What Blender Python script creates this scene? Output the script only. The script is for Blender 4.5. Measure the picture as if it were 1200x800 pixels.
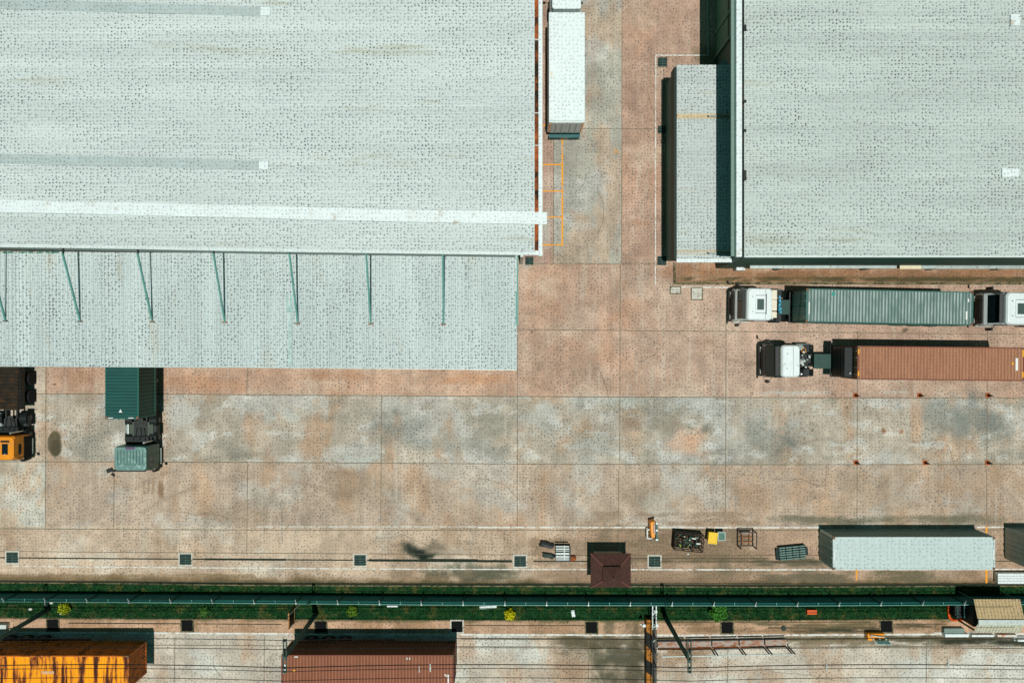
import bpy, math, random
import numpy as np
from mathutils import Vector, Matrix
random.seed(7); rng = np.random.default_rng(11)
for o in list(bpy.data.objects): bpy.data.objects.remove(o)
SC = bpy.context.scene
COL = SC.collection
# ------------------------------------------------------------------ camera, light, exposure
CAMH = 62.0; PPM = 15.0                       # drone 62 m up, 15 photo pixels per metre on the ground
cam_d = bpy.data.cameras.new('camera'); cam = bpy.data.objects.new('camera', cam_d); COL.objects.link(cam)
cam.location = (0, 0, CAMH); cam.rotation_euler = (0, 0, 0)
cam_d.sensor_width = 36; cam_d.lens = 36*CAMH/80.0; cam_d.clip_end = 3000; cam_d.clip_start = 0.5
SC.camera = cam
SUNV = Vector((0.026, -0.125, 1.0)).normalized()    # towards the sun: almost overhead, a little south
elev = math.asin(SUNV.z); az = math.atan2(SUNV.x, SUNV.y)
w = bpy.data.worlds.new('World'); SC.world = w; w.use_nodes = True
nt = w.node_tree; nt.nodes.clear()
sky = nt.nodes.new('ShaderNodeTexSky'); sky.sky_type = 'NISHITA'; sky.sun_disc = False
sky.sun_elevation = elev; sky.sun_rotation = az; sky.altitude = 50; sky.air_density = 1.0; sky.dust_density = 0.6
mul = nt.nodes.new('ShaderNodeMixRGB'); mul.blend_type = 'MULTIPLY'; mul.inputs[0].default_value = 1
mul.inputs[2].default_value = (0.34, 0.84, 0.56, 1)
bg = nt.nodes.new('ShaderNodeBackground'); bg.inputs[1].default_value = 0.05
wo = nt.nodes.new('ShaderNodeOutputWorld')
nt.links.new(sky.outputs[0], mul.inputs[1]); nt.links.new(mul.outputs[0], bg.inputs[0]); nt.links.new(bg.outputs[0], wo.inputs[0])
sd = bpy.data.lights.new('sun', 'SUN'); sd.energy = 3.25; sd.angle = math.radians(0.5); sd.color = (1.0, 0.975, 0.945)
so = bpy.data.objects.new('sun', sd); COL.objects.link(so)
so.rotation_euler = SUNV.to_track_quat('Z', 'Y').to_euler(); so.location = (0, 0, 80)
SC.view_settings.view_transform = 'Standard'; SC.view_settings.look = 'None'
SC.view_settings.exposure = 0.0; SC.view_settings.gamma = 1.0; SC.view_settings.use_curve_mapping = False
SC.render.resolution_x = 1024; SC.render.resolution_y = 682

# ------------------------------------------------------------------ helpers
def gx(px, z=0): return (px-600)/PPM*(CAMH-z)/CAMH
def gy(py, z=0): return (400-py)/PPM*(CAMH-z)/CAMH
def gp(px, py, z=0): return Vector((gx(px, z), gy(py, z), z))
def lin1(c):
    c = c/255.0
    return c/12.92 if c <= 0.04045 else ((c+0.055)/1.055)**2.4
def S(r, g, b): return (lin1(r), lin1(g), lin1(b))

class MB:
    def __init__(s): s.v = []; s.f = []
    def add(s, vs, fs):
        n = len(s.v); s.v += [Vector(v) for v in vs]; s.f += [tuple(i+n for i in f) for f in fs]; return s
    def box(s, x0, x1, y0, y1, z0, z1):
        if x0 > x1: x0, x1 = x1, x0
        if y0 > y1: y0, y1 = y1, y0
        return s.add([(x0,y0,z0),(x1,y0,z0),(x1,y1,z0),(x0,y1,z0),(x0,y0,z1),(x1,y0,z1),(x1,y1,z1),(x0,y1,z1)],
              [(0,3,2,1),(4,5,6,7),(0,1,5,4),(1,2,6,5),(2,3,7,6),(3,0,4,7)])
    def obox(s, c, size, rz=0, ry=0, rx=0):
        m = Matrix.Translation(c) @ Matrix.Rotation(rz,4,'Z') @ Matrix.Rotation(ry,4,'Y') @ Matrix.Rotation(rx,4,'X')
        a,b,d = size[0]/2, size[1]/2, size[2]/2
        vs = [m @ Vector(p) for p in [(-a,-b,-d),(a,-b,-d),(a,b,-d),(-a,b,-d),(-a,-b,d),(a,-b,d),(a,b,d),(-a,b,d)]]
        return s.add(vs, [(0,3,2,1),(4,5,6,7),(0,1,5,4),(1,2,6,5),(2,3,7,6),(3,0,4,7)])
    def bar(s, p, q, w, h=None):
        p = Vector(p); q = Vector(q); h = h or w; d = q-p; L = d.length
        m = Matrix.Translation((p+q)/2) @ d.to_track_quat('X','Z').to_matrix().to_4x4()
        a,b,c = L/2, w/2, h/2
        vs = [m @ Vector(t) for t in [(-a,-b,-c),(a,-b,-c),(a,b,-c),(-a,b,-c),(-a,-b,c),(a,-b,c),(a,b,c),(-a,b,c)]]
        return s.add(vs, [(0,3,2,1),(4,5,6,7),(0,1,5,4),(1,2,6,5),(2,3,7,6),(3,0,4,7)])
    def cyl(s, p, q, r, n=12, r2=None):
        p = Vector(p); q = Vector(q); r2 = r if r2 is None else r2
        R = (q-p).to_track_quat('Z','Y').to_matrix()
        vs = [p + R @ Vector((r*math.cos(2*math.pi*i/n), r*math.sin(2*math.pi*i/n), 0)) for i in range(n)]
        vs += [q + R @ Vector((r2*math.cos(2*math.pi*i/n), r2*math.sin(2*math.pi*i/n), 0)) for i in range(n)]
        fs = [(i,(i+1)%n,(i+1)%n+n,i+n) for i in range(n)] + [tuple(range(n-1,-1,-1)), tuple(range(n,2*n))]
        return s.add(vs, fs)
    def tube(s, pts, r, n=8):
        for a, b in zip(pts[:-1], pts[1:]): s.cyl(a, b, r, n)
        return s
    def prism(s, poly, z0, z1):                    # poly: xy list ccw
        n = len(poly)
        vs = [(p[0],p[1],z0) for p in poly] + [(p[0],p[1],z1) for p in poly]
        return s.add(vs, [tuple(range(n-1,-1,-1)), tuple(range(n,2*n))] + [(i,(i+1)%n,(i+1)%n+n,i+n) for i in range(n)])
    def loft(s, secs):                             # list of rings of equal length
        n = len(secs[0]); b = len(s.v)
        for r in secs: s.v += [Vector(p) for p in r]
        for k in range(len(secs)-1):
            for i in range(n):
                s.f.append((b+k*n+i, b+k*n+(i+1)%n, b+(k+1)*n+(i+1)%n, b+(k+1)*n+i))
        s.f.append(tuple(b+i for i in range(n-1,-1,-1))); s.f.append(tuple(b+(len(secs)-1)*n+i for i in range(n)))
        return s
    def corr(s, P0, U, V, N, L, Wd, pitch, depth, th=0.0):   # corrugated sheet: waves along unit U (length L), extruded along V (Wd)
        P0, U, V, N = Vector(P0), Vector(U), Vector(V), Vector(N)
        k = max(1, int(round(L/pitch))); p = L/k
        us = []
        for i in range(k):
            us += [(i*p, 0), (i*p+p*.28, 0), (i*p+p*.42, depth), (i*p+p*.86, depth)]
        us.append((L, 0)); b = len(s.v)
        for u, d in us:
            s.v.append(P0+U*u+N*d); s.v.append(P0+U*u+N*d+V*Wd)
        for i in range(len(us)-1): s.f.append((b+2*i, b+2*i+2, b+2*i+3, b+2*i+1))
        return s
    def build(s, name, m, parent=None, o=(0,0,0), bevel=0, smooth=False, seg=2):
        o = Vector(o); me = bpy.data.meshes.new(name)
        me.from_pydata([tuple(v-o) for v in s.v], [], s.f)
        me.materials.append(m)
        ob = bpy.data.objects.new(name, me); COL.objects.link(ob)
        if smooth:
            for p in me.polygons: p.use_smooth = True
        if parent: ob.parent = parent
        if bevel:
            md = ob.modifiers.new('bevel', 'BEVEL'); md.width = bevel; md.segments = seg; md.limit_method = 'ANGLE'
        me.update(); return ob

def root(name, label, cat, loc=(0,0,0), rz=0, group=None):
    o = bpy.data.objects.new(name, None); COL.objects.link(o); o.empty_display_size = .5
    o.location = loc; o.rotation_euler = (0,0,rz); o['label'] = label; o['category'] = cat
    if group: o['group'] = group
    return o
def tag(o, label, cat, group=None):
    o['label'] = label; o['category'] = cat
    if group: o['group'] = group
    return o
def struct(o, label=None):
    o['kind'] = 'structure'
    if label: o['label'] = label
    return o
def copy_tree(o, parent=None):
    c = o.copy(); COL.objects.link(c); c.parent = parent
    for ch in list(o.children): copy_tree(ch, c)
    return c

# ------------------------------------------------------------------ materials
def new_mat(name):
    m = bpy.data.materials.new(name); m.use_nodes = True
    n = m.node_tree.nodes; l = m.node_tree.links; b = n['Principled BSDF']
    return m, n, l, b
def speckle(n, l, col_out, co_out, scale, amount, size=0.33, rnd=0.55):
    v = n.new('ShaderNodeTexVoronoi'); v.inputs['Scale'].default_value = scale; v.inputs['Randomness'].default_value = rnd
    v.voronoi_dimensions = '2D'
    l.new(co_out, v.inputs['Vector'])
    big = n.new('ShaderNodeTexNoise'); big.inputs['Scale'].default_value = 0.35; big.inputs['Detail'].default_value = 4
    l.new(co_out, big.inputs['Vector'])
    # per-cell random strength
    sep = n.new('ShaderNodeSeparateColor'); l.new(v.outputs['Color'], sep.inputs[0])
    mr = n.new('ShaderNodeMapRange'); mr.inputs['From Min'].default_value = size; mr.inputs['From Max'].default_value = size*0.45
    l.new(v.outputs['Distance'], mr.inputs['Value'])
    m1 = n.new('ShaderNodeMath'); m1.operation = 'MULTIPLY'; rr = n.new('ShaderNodeMapRange'); rr.inputs['To Min'].default_value = .3; rr.inputs['To Max'].default_value = 1.15; l.new(sep.outputs[0], rr.inputs['Value']); l.new(mr.outputs[0], m1.inputs[0]); l.new(rr.outputs[0], m1.inputs[1])
    m2 = n.new('ShaderNodeMath'); m2.operation = 'MULTIPLY'; l.new(m1.outputs[0], m2.inputs[0])
    mb = n.new('ShaderNodeMapRange'); mb.inputs['From Min'].default_value = .3; mb.inputs['From Max'].default_value = .7
    mb.inputs['To Min'].default_value = amount*.55; mb.inputs['To Max'].default_value = amount*1.3
    l.new(big.outputs[0], mb.inputs['Value']); l.new(mb.outputs[0], m2.inputs[1])
    mx = n.new('ShaderNodeMixRGB'); mx.inputs[2].default_value = (0.05, 0.06, 0.065, 1)
    l.new(m2.outputs[0], mx.inputs[0]); l.new(col_out, mx.inputs[1])
    return mx.outputs[0]
MC = {}
STREAK = {'roof_sheet_west':(.04,4.5,1),'roof_sheet_east':(.04,3.2,1),'canopy_sheet':(4.5,.05,1),'roof_sheet_shed':(.1,4,1)}
def mat(name, c, rough=.6, metal=0, var=.12, scale=1.5, dirt=None, dirt_amt=0, dirt_scale=1.0, stretch=(1,1,1), spec=.3, sp=0, sps=4.0):
    if name in MC: return MC[name]
    m, n, l, b = new_mat(name)
    tc = n.new('ShaderNodeTexCoord'); mp = n.new('ShaderNodeMapping'); mp.inputs['Scale'].default_value = stretch
    l.new(tc.outputs['Object'], mp.inputs[0])
    nz = n.new('ShaderNodeTexNoise'); nz.inputs['Scale'].default_value = scale; nz.inputs['Detail'].default_value = 6; nz.inputs['Roughness'].default_value = .65
    l.new(mp.outputs[0], nz.inputs['Vector'])
    hi = tuple(min(1, x*(1+var)) for x in c)+(1,); lo = tuple(x*(1-var) for x in c)+(1,)
    mx = n.new('ShaderNodeMixRGB'); mx.inputs[1].default_value = lo; mx.inputs[2].default_value = hi
    mr = n.new('ShaderNodeMapRange'); mr.inputs['From Min'].default_value = .35; mr.inputs['From Max'].default_value = .65
    l.new(nz.outputs[0], mr.inputs['Value']); l.new(mr.outputs[0], mx.inputs[0]); out = mx.outputs[0]
    if dirt:
        n2 = n.new('ShaderNodeTexNoise'); n2.inputs['Scale'].default_value = dirt_scale; n2.inputs['Detail'].default_value = 8; n2.inputs['Roughness'].default_value = .7
        l.new(mp.outputs[0], n2.inputs['Vector'])
        r2 = n.new('ShaderNodeMapRange'); t = .62-.3*dirt_amt
        r2.inputs['From Min'].default_value = t; r2.inputs['From Max'].default_value = t+.1
        l.new(n2.outputs[0], r2.inputs['Value'])
        d = n.new('ShaderNodeMixRGB'); d.inputs[2].default_value = tuple(dirt)+(1,)
        l.new(r2.outputs[0], d.inputs[0]); l.new(out, d.inputs[1]); out = d.outputs[0]
    if name in STREAK:
        mp3 = n.new('ShaderNodeMapping'); mp3.inputs['Scale'].default_value = STREAK[name]; l.new(tc.outputs['Object'], mp3.inputs[0])
        n3 = n.new('ShaderNodeTexNoise'); n3.inputs['Scale'].default_value = 1; n3.inputs['Detail'].default_value = 5; l.new(mp3.outputs[0], n3.inputs['Vector'])
        r3 = n.new('ShaderNodeMapRange'); r3.inputs['From Min'].default_value = .3; r3.inputs['From Max'].default_value = .7; r3.inputs['To Min'].default_value = .94; r3.inputs['To Max'].default_value = 1.05; l.new(n3.outputs[0], r3.inputs['Value'])
        m3 = n.new('ShaderNodeMixRGB'); m3.blend_type = 'MULTIPLY'; m3.inputs[0].default_value = 1; l.new(out, m3.inputs[1]); l.new(r3.outputs[0], m3.inputs[2]); out = m3.outputs[0]
        # sheet laps: one sheet width differs a little from the next
        sx3 = n.new('ShaderNodeSeparateXYZ'); l.new(tc.outputs['Object'], sx3.inputs[0])
        fl = n.new('ShaderNodeMath'); fl.operation = 'MULTIPLY'; fl.inputs[1].default_value = .13; l.new(sx3.outputs[0 if STREAK[name][0] < 1 else 1], fl.inputs[0])
        f2 = n.new('ShaderNodeMath'); f2.operation = 'FLOOR'; l.new(fl.outputs[0], f2.inputs[0])
        f3 = n.new('ShaderNodeMath'); f3.operation = 'MULTIPLY'; f3.inputs[1].default_value = 1.0; l.new(sx3.outputs[1 if STREAK[name][0] < 1 else 0], f3.inputs[0])
        f4 = n.new('ShaderNodeMath'); f4.operation = 'FLOOR'; l.new(f3.outputs[0], f4.inputs[0])
        cx3 = n.new('ShaderNodeCombineXYZ'); l.new(f2.outputs[0], cx3.inputs[0]); l.new(f4.outputs[0], cx3.inputs[1])
        wn = n.new('ShaderNodeTexWhiteNoise'); wn.noise_dimensions = '3D'; l.new(cx3.outputs[0], wn.inputs['Vector'])
        r4 = n.new('ShaderNodeMapRange'); r4.inputs['To Min'].default_value = .965; r4.inputs['To Max'].default_value = 1.02; l.new(wn.outputs['Value'], r4.inputs['Value'])
        m4 = n.new('ShaderNodeMixRGB'); m4.blend_type = 'MULTIPLY'; m4.inputs[0].default_value = 1; l.new(out, m4.inputs[1]); l.new(r4.outputs[0], m4.inputs[2]); out = m4.outputs[0]
    if sp: out = speckle(n, l, out, tc.outputs['Object'], sps, sp)
    l.new(out, b.inputs['Base Color'])
    b.inputs['Roughness'].default_value = rough; b.inputs['Metallic'].default_value = metal
    b.inputs['Specular IOR Level'].default_value = spec
    MC[name] = m; return m

roof_w = mat('roof_sheet_west', S(205,215,211), .55, 0, .07, .25, S(188,192,176), .1, .3, (.25,1.9,1), .2, sp=.72, sps=4.3)
roof_c = mat('canopy_sheet', S(196,208,205), .55, 0, .07, .3, S(190,192,178), .14, .35, (1.6,.3,1), .2, sp=.76, sps=4.3)
roof_e = mat('roof_sheet_east', S(196,206,200), .55, 0, .09, .3, S(182,186,170), .16, .3, (.25,2.2,1), .2, sp=.76, sps=4.3)
white = mat('white_trim', S(226,236,234), .5, 0, .04, 1, S(190,180,160), .1, 1.2, sp=.35)
skyl = mat('skylight_sheet', S(180,193,190), .4, 0, .06, .8, sp=.5)
wall_grey = mat('wall_cladding_grey', S(150,158,152), .7, 0, .1, .6)
wall_teal = mat('wall_cladding_teal', S(46,92,80), .6, 0, .15, .6, stretch=(1,1,.2))
wall_edge = mat('wall_cladding_pale', S(140,160,152), .6, 0, .1, .6)
rust = mat('rust', S(160,88,42), .9, 0, .35, 3, S(40,34,24), .5, .4)
gal = mat('galvanised', S(165,178,172), .45, .3, .12, 3, S(110,90,70), .15, 4)
teal_rod = mat('teal_paint', S(92,152,140), .5, 0, .12, 3)
dark = mat('dark_steel', S(38,44,42), .6, 0, .3, 3, S(70,60,48), .2, 5)
black = mat('black_rubber', S(22,24,24), .85, 0, .3, 6)
plastic = mat('black_plastic', S(18,27,25), .5, 0, .2, 4)
glass = mat('tinted_glass', S(20,32,34), .08, 0, .1, 2, spec=.6)
chrome = mat('bare_metal', S(190,195,192), .3, .8, .1, 4)
grate_m = mat('cast_iron', S(66,92,84), .8, 0, .3, 6)
pit_m = mat('pit_dark', S(6,9,8), .95, 0, .3, 3)
conc = mat('pale_concrete', S(206,204,190), .9, 0, .15, 3, S(120,110,88), .25, 3, sp=.35)
conc_old = mat('mossy_concrete', S(120,112,84), .9, 0, .3, 2, S(60,66,40), .5, 2.5)
line_w = mat('white_line_paint', S(226,230,222), .8, 0, .06, 3, S(186,170,150), .5, 3.0)
line_y = mat('yellow_line_paint', S(240,160,20), .8, 0, .08, 3, S(190,160,136), .32, 2.2)
orange_p = mat('orange_paint', S(240,150,20), .45, 0, .12, 2, S(120,60,20), .12, 3)
yellow_p = mat('yellow_plastic', S(244,204,16), .45, 0, .06, 3)
cabwhite = mat('white_cab_paint', S(226,236,234), .3, 0, .04, 1.5, S(170,170,160), .08, 2, spec=.5, sp=.12)
wood = mat('grey_wood', S(150,130,104), .9, 0, .3, 4, stretch=(1,6,1))

# ------------------------------------------------------------------ ground
plain = MB().add([(-900,-900,-.06),(900,-900,-.06),(900,900,-.06),(-900,900,-.06)], [(0,1,2,3)])
struct(plain.build('ground', mat('surrounding_earth', S(150,138,112), .95, 0, .3, .05, S(84,96,60), .5, .03)), 'bare earth and scrub around the yard')

def vnoise(X, Y, sx, sy, seed):
    r = np.random.default_rng(seed); G = r.random((256, 256))
    x = X/sx + 100.5; y = Y/sy + 100.5
    xi = np.floor(x).astype(int); yi = np.floor(y).astype(int); fx = x-xi; fy = y-yi
    fx = fx*fx*(3-2*fx); fy = fy*fy*(3-2*fy)
    a = G[xi%256, yi%256]; b = G[(xi+1)%256, yi%256]; c = G[xi%256, (yi+1)%256]; d = G[(xi+1)%256, (yi+1)%256]
    return (a*(1-fx)+b*fx)*(1-fy)+(c*(1-fx)+d*fx)*fy
def fbm(X, Y, sx, sy, seed, o=5):
    t = 0; amp = .5; tot = 0
    for k in range(o):
        t = t+amp*vnoise(X, Y, sx/2**k, sy/2**k, seed+k*17); tot += amp; amp *= .58
    return t/tot
def sm(x, a, b): t = np.clip((x-a)/(b-a), 0, 1); return t*t*(3-2*t)

def edge(pts):                                     # polyline in photo pixels -> y of x
    xs = [p[0] for p in pts]; ys = [p[1] for p in pts]
    return lambda x: np.interp(x, xs, ys)
KERB = edge([(-60,679.6),(0,680.3),(150,681.3),(300,683.4),(450,683.9),(615,684.4),(745,684.7),(900,685.6),(1100,684.4),(1260,683.8)])
GRS = edge([(-60,722.5),(0,723),(150,724),(300,724.8),(450,726),(600,726.5),(800,726.5),(900,726.5),(1000,725.5),(1110,725),(1260,724)])
WL3 = edge([(-60,739.5),(0,740.2),(150,741),(300,742),(450,742.6),(600,743.2),(740,743.6),(900,743.8),(1000,743.2),(1100,742.6),(1260,742)])
L_A = edge([(-60,615.5),(0,616.2),(300,617.6),(600,617.6),(900,617.9),(1260,617.2)])
L_B = edge([(-60,662.2),(0,662.6),(150,664.2),(300,665.3),(450,666.2),(600,666.8),(900,667.2),(1260,666.5)])
DR = edge([(-60,652.5),(0,653),(150,654.3),(300,655.2),(450,656.2),(600,657.2),(760,657.6),(900,657.8),(1260,657)])
J543 = edge([(-60,540),(0,540.5),(150,541),(300,541.5),(600,543.4),(900,544.2),(1260,543.6)])
J463 = edge([(-60,461),(0,461.5),(150,461.5),(300,462.5),(600,464.3),(900,465.8),(1260,466.5)])

def ground_colour(X, Y):
    wob = (fbm(X, Y, 40, 40, 5)-.5)*6
    C = np.empty(X.shape+(3,)); C[:] = (184,166,146)
    def setz(mask, c, soft=None):
        C[mask] = c
    setz((Y < 310), (188,158,138)); setz((Y < 310) & (X < 728), (172,171,158)); setz((Y < 310) & (X < 649), (178,150,134))
    mid = (Y >= 309) & (Y < 470); setz(mid, (189,163,143))
    setz((Y > 424) & (Y < J463(X)+wob*.4) & (X < 606), (190,158,134))
    setz((Y >= J463(X)+wob*.25), (178,169,152)); setz((Y >= J543(X)), (184,166,146)); setz(Y >= L_A(X), (195,175,151))
    setz((X < 54) & (Y > 430) & (Y < 620), (190,178,158)); setz((X < 54) & (Y > 541) & (Y < 617), (197,196,182))
    k = sm(X, 640, 700)[..., None]; z = (Y >= L_A(X)); C[z] = (C*(1-k)+np.array((180,153,128))*k)[z]
    setz(Y >= KERB(X), (58,64,40)); setz(Y >= GRS(X), (192,158,128)); setz(Y >= WL3(X), (194,186,170))
    setz((Y > 308) & (Y < 331) & (X > 791), (170,130,98))
    # slab to slab tint
    sx = np.floor((X-54)/80.5); sy = np.digitize(Y, [309,386,464,543,617,655])
    hsh = np.sin(sx*12.9898+sy*78.233)*43758.5453; hsh = hsh-np.floor(hsh)
    C *= (1+(hsh-.5)*.05)[..., None]
    yard = (Y < 655)
    def blend(c, a):
        nonlocal C
        a = a[..., None]; C = C*(1-a)+np.array(c, float)*a
    n1 = fbm(X, Y, 55, 40, 31); n2 = fbm(X, Y, 28, 60, 77); n3 = fbm(X, Y, 120, 90, 93); st = fbm(X, Y, 7, 90, 131, 4)
    lane = ((Y >= J463(X)) & (Y < J543(X))).astype(float); low = ((Y >= J543(X)) & (Y < L_A(X))).astype(float)
    up = ((Y < J463(X)) & ~((X > 649) & (X < 728) & (Y < 309))).astype(float); gl = ((X > 649) & (X < 728) & (Y < 309)).astype(float)
    blend((186,188,182), lane*sm(n1, .45, .66)*.7); blend((184,148,116), lane*sm(n2, .5, .72)*.55)
    blend((140,140,128), lane*sm(fbm(X, Y, 60, 30, 211), .5, .74)*.6)
    blend((200,203,196), lane*sm(fbm(X, Y, 22, 12, 311), .60, .66)*.6)
    blend((186,152,120), low*sm(n2, .5, .68)*.55); blend((188,186,176), low*sm(n1, .54, .68)*.65); blend((150,132,110), low*sm(n3, .54, .7)*.45)
    blend((184,142,112), up*sm(n2, .46, .74)*.38); blend((200,182,160), up*sm(n1, .52, .68)*.5); blend((160,132,112), up*sm(n3, .5, .72)*.45)
    blend((188,160,134), gl*sm(n2, .48, .64)*.6); blend((188,190,184), gl*sm(n1, .52, .66)*.6)
    bot = (Y >= L_A(X)).astype(float)*(Y < KERB(X))
    blend((168,140,112), bot*sm(n2, .5, .68)*.5); blend((206,200,184), bot*sm(n1, .52, .66)*.55*(1-.6*sm(X, 640, 720)))
    ap = (Y >= GRS(X)).astype(float)*(Y < WL3(X)); blend((150,116,84), ap*sm(n2, .5, .65)*.5)
    rd = (Y >= WL3(X)).astype(float); blend((206,210,200), rd*sm(n1, .48, .64)*.7); blend((184,158,132), rd*sm(n2, .52, .68)*.65)
    C *= (1+(st-.5)*.13*(Y < KERB(X)))[..., None]
    C *= (1+(fbm(X, Y, 9, 9, 401, 4)-.5)*.22)[..., None]; C *= (1+(fbm(X, Y, 26, 26, 431, 4)-.5)*.22)[..., None]
    blend((206,200,184), (Y < KERB(X))*sm(fbm(X, Y, 5, 60, 441, 3), .62, .8)*.3)
    # stains with a shape of their own: (x, y, rx, ry, colour, strength)
    wx = (fbm(X, Y, 18, 18, 501)-.5)*1.7; wy = (fbm(X, Y, 18, 18, 601)-.5)*1.7
    def blob(x, y, rx, ry, c, s, soft=.85, wob_=1.0):
        rx, ry = rx*1.15, ry*1.15; s = s*.9
        d = np.sqrt(((X-x)/rx+wx*wob_)**2+((Y-y)/ry+wy*wob_)**2)
        blend(c, s*sm(-d, -1, -(1-soft)))
    for t in [(470,505,45,26,(134,140,132),.6),(520,520,40,18,(140,146,138),.55),(460,498,16,12,(112,118,112),.45),
        (1140,492,60,34,(130,138,132),.7),(1100,480,34,26,(142,148,140),.5),(1155,500,26,30,(104,112,106),.5),(920,522,36,30,(132,138,130),.65),(926,516,14,14,(96,104,98),.5),
        (885,510,18,18,(118,124,116),.6),(830,502,14,12,(124,116,98),.6),(826,503,8,7,(104,108,96),.5),(782,498,22,34,(140,128,108),.6),(806,520,24,18,(206,164,132),.7),(812,518,12,10,(212,160,122),.5),
        (640,488,34,26,(192,196,190),.7),(718,470,50,8,(178,188,180),.7),(820,474,45,14,(186,190,184),.75),(690,520,34,24,(160,166,158),.6),(735,497,16,9,(150,124,102),.6),
        (220,487,34,20,(192,196,190),.75),(345,490,16,20,(190,200,192),.6),(372,515,18,28,(184,148,116),.7),(330,520,22,22,(150,142,128),.5),(420,540,26,8,(188,198,188),.7),
        (790,568,18,26,(188,190,184),.55),(770,590,20,20,(176,186,176),.4),(640,570,34,26,(160,136,112),.4),(70,560,22,14,(196,198,186),.3),
        (1120,570,70,16,(166,134,104),.35),(1180,560,30,20,(160,130,100),.4),(1050,460,20,3,(190,200,190),.5),(950,460,60,3.5,(192,200,190),.65),(1000,610,90,7,(104,104,84),.6),(1150,608,60,9,(110,106,84),.65),(985,590,30,10,(150,136,112),.3),
        (705,628,14,12,(104,98,80),.6),(520,648,60,18,(150,132,110),.55),(500,642,26,12,(112,102,84),.7),(490,646,13,9,(16,30,24),1.0),(498,651,18,5,(24,36,28),1.0),(560,673,60,13,(88,92,74),.95),(540,674,30,8,(70,78,62),.8),(600,640,26,10,(150,132,108),.5),(550,635,12,3,(130,120,100),.6),
        (655,642,40,18,(140,118,94),.5),(850,660,12,30,(70,76,60),.75),(835,650,26,16,(96,90,72),.6),(800,650,60,10,(124,108,86),.5),(840,672,40,10,(110,104,82),.5),(870,628,12,10,(90,90,72),.6),(735,640,26,20,(120,104,82),.5),
        (1060,675,50,9,(98,94,72),.7),(950,673,36,8,(104,98,78),.7),(1130,672,30,8,(122,104,78),.5),(960,658,40,4,(84,88,70),.7),
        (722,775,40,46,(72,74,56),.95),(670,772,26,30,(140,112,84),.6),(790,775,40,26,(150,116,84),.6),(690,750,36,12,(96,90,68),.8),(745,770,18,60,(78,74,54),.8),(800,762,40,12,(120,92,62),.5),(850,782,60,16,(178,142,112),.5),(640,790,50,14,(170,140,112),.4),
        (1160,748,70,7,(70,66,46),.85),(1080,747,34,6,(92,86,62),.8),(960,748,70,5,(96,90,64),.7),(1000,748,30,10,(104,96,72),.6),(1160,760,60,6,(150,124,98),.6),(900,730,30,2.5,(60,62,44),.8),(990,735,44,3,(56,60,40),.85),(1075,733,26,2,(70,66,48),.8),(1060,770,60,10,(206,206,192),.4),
        (620,310,18,8,(176,188,176),.5),(640,270,8,22,(180,194,184),.6),(836,70,34,16,(110,104,80),.8),(828,88,30,8,(130,104,76),.6),(780,260,6,14,(130,102,78),.4),(745,262,18,6,(172,132,102),.5),(780,320,12,12,(150,106,78),.6),(640,360,30,26,(168,126,98),.5),(740,360,20,34,(178,130,98),.5),(700,410,60,20,(182,136,106),.35),(722,178,5,4,(214,150,84),.7),
        (930,323,90,7,(130,98,66),.75),(1100,323,110,7,(124,92,60),.75),(840,322,40,8,(150,118,90),.6),(930,327,90,3,(96,80,50),.6),(1100,328,110,3,(90,76,46),.6),(1060,381+6,5,3,(60,60,44),.7),(1036,503,4,4,(120,60,30),.8),(1056,506,2.5,2.5,(150,80,40),.8),
        (95,445,30,14,(158,116,86),.4),(240,450,60,10,(186,134,96),.4),(390,440,50,8,(164,120,90),.5),(560,445,60,8,(196,138,96),.5),(240,497,18,10,(140,126,106),.5),(100,466,22,8,(146,128,108),.5)]:
        blob(*t)
    blob(64.2, 518.5, 7.6, 14, (86,80,58), .95, .16, .25); blob(66, 524, 6, 9, (70,64,46), .6, .2, .3)
    for x in (168,174,179,187,190): blob(x, 572, 2.2, 12, (120,90,62), .45 if x < 185 else .75, .8, .8)
    # green-brown grime along the kerb
    e = Y-KERB(X); blend((112,92,62), (e < 0)*sm(e+wx*8, -11, -1)*.85)
    blend((64,68,44), (e < 0)*sm(e+wx*6, -5, 0)*.6)
    e2 = GRS(X)-Y; blend((96,92,60), (e2 < 0)*sm(e2+wy*4, -3.5, 0)*.7)
    def band(x0, x1, y0, y1, c, s_, seed):
        nn = fbm(X, Y, 30, 5, seed)
        blend(c, s_*sm(X, x0-12, x0+12)*(1-sm(X, x1-12, x1+12))*sm(Y+wy*3, y0-1, y0+1.5)*(1-sm(Y+wy*4, y1-2.5, y1+2.5))*sm(nn, .3, .55))
    band(690, 885, 600, 684, (132,112,90), .5, 851); band(735, 870, 618, 650, (112,98,76), .5, 852); band(800, 1240, 324, 331, (78,72,44), .85, 853); band(800, 1240, 311, 322, (146,106,74), .5, 854); band(620, 700, 630, 665, (138,116,92), .5, 855)
    band(1098, 1240, 744.5, 755, (48,50,36), .95, 811); band(1018, 1092, 744.5, 757, (84,80,58), .85, 812); band(870, 1015, 745, 756, (120,106,80), .7, 813)
    band(650, 757, 744.5, 765, (92,84,62), .75, 814); band(1045, 1105, 729, 737, (80,70,48), .7, 815); band(925, 1030, 729, 734, (96,88,60), .8, 816); band(925, 1032, 735, 741, (54,56,38), .9, 817)
    band(785, 960, 728, 741, (120,96,68), .6, 818); band(545, 600, 669, 680, (96,94,74), .8, 819); band(455, 560, 667, 678, (130,112,88), .6, 820); band(890, 1000, 668, 682, (104,96,74), .75, 821); band(1015, 1090, 668, 682, (106,100,76), .8, 822)
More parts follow.
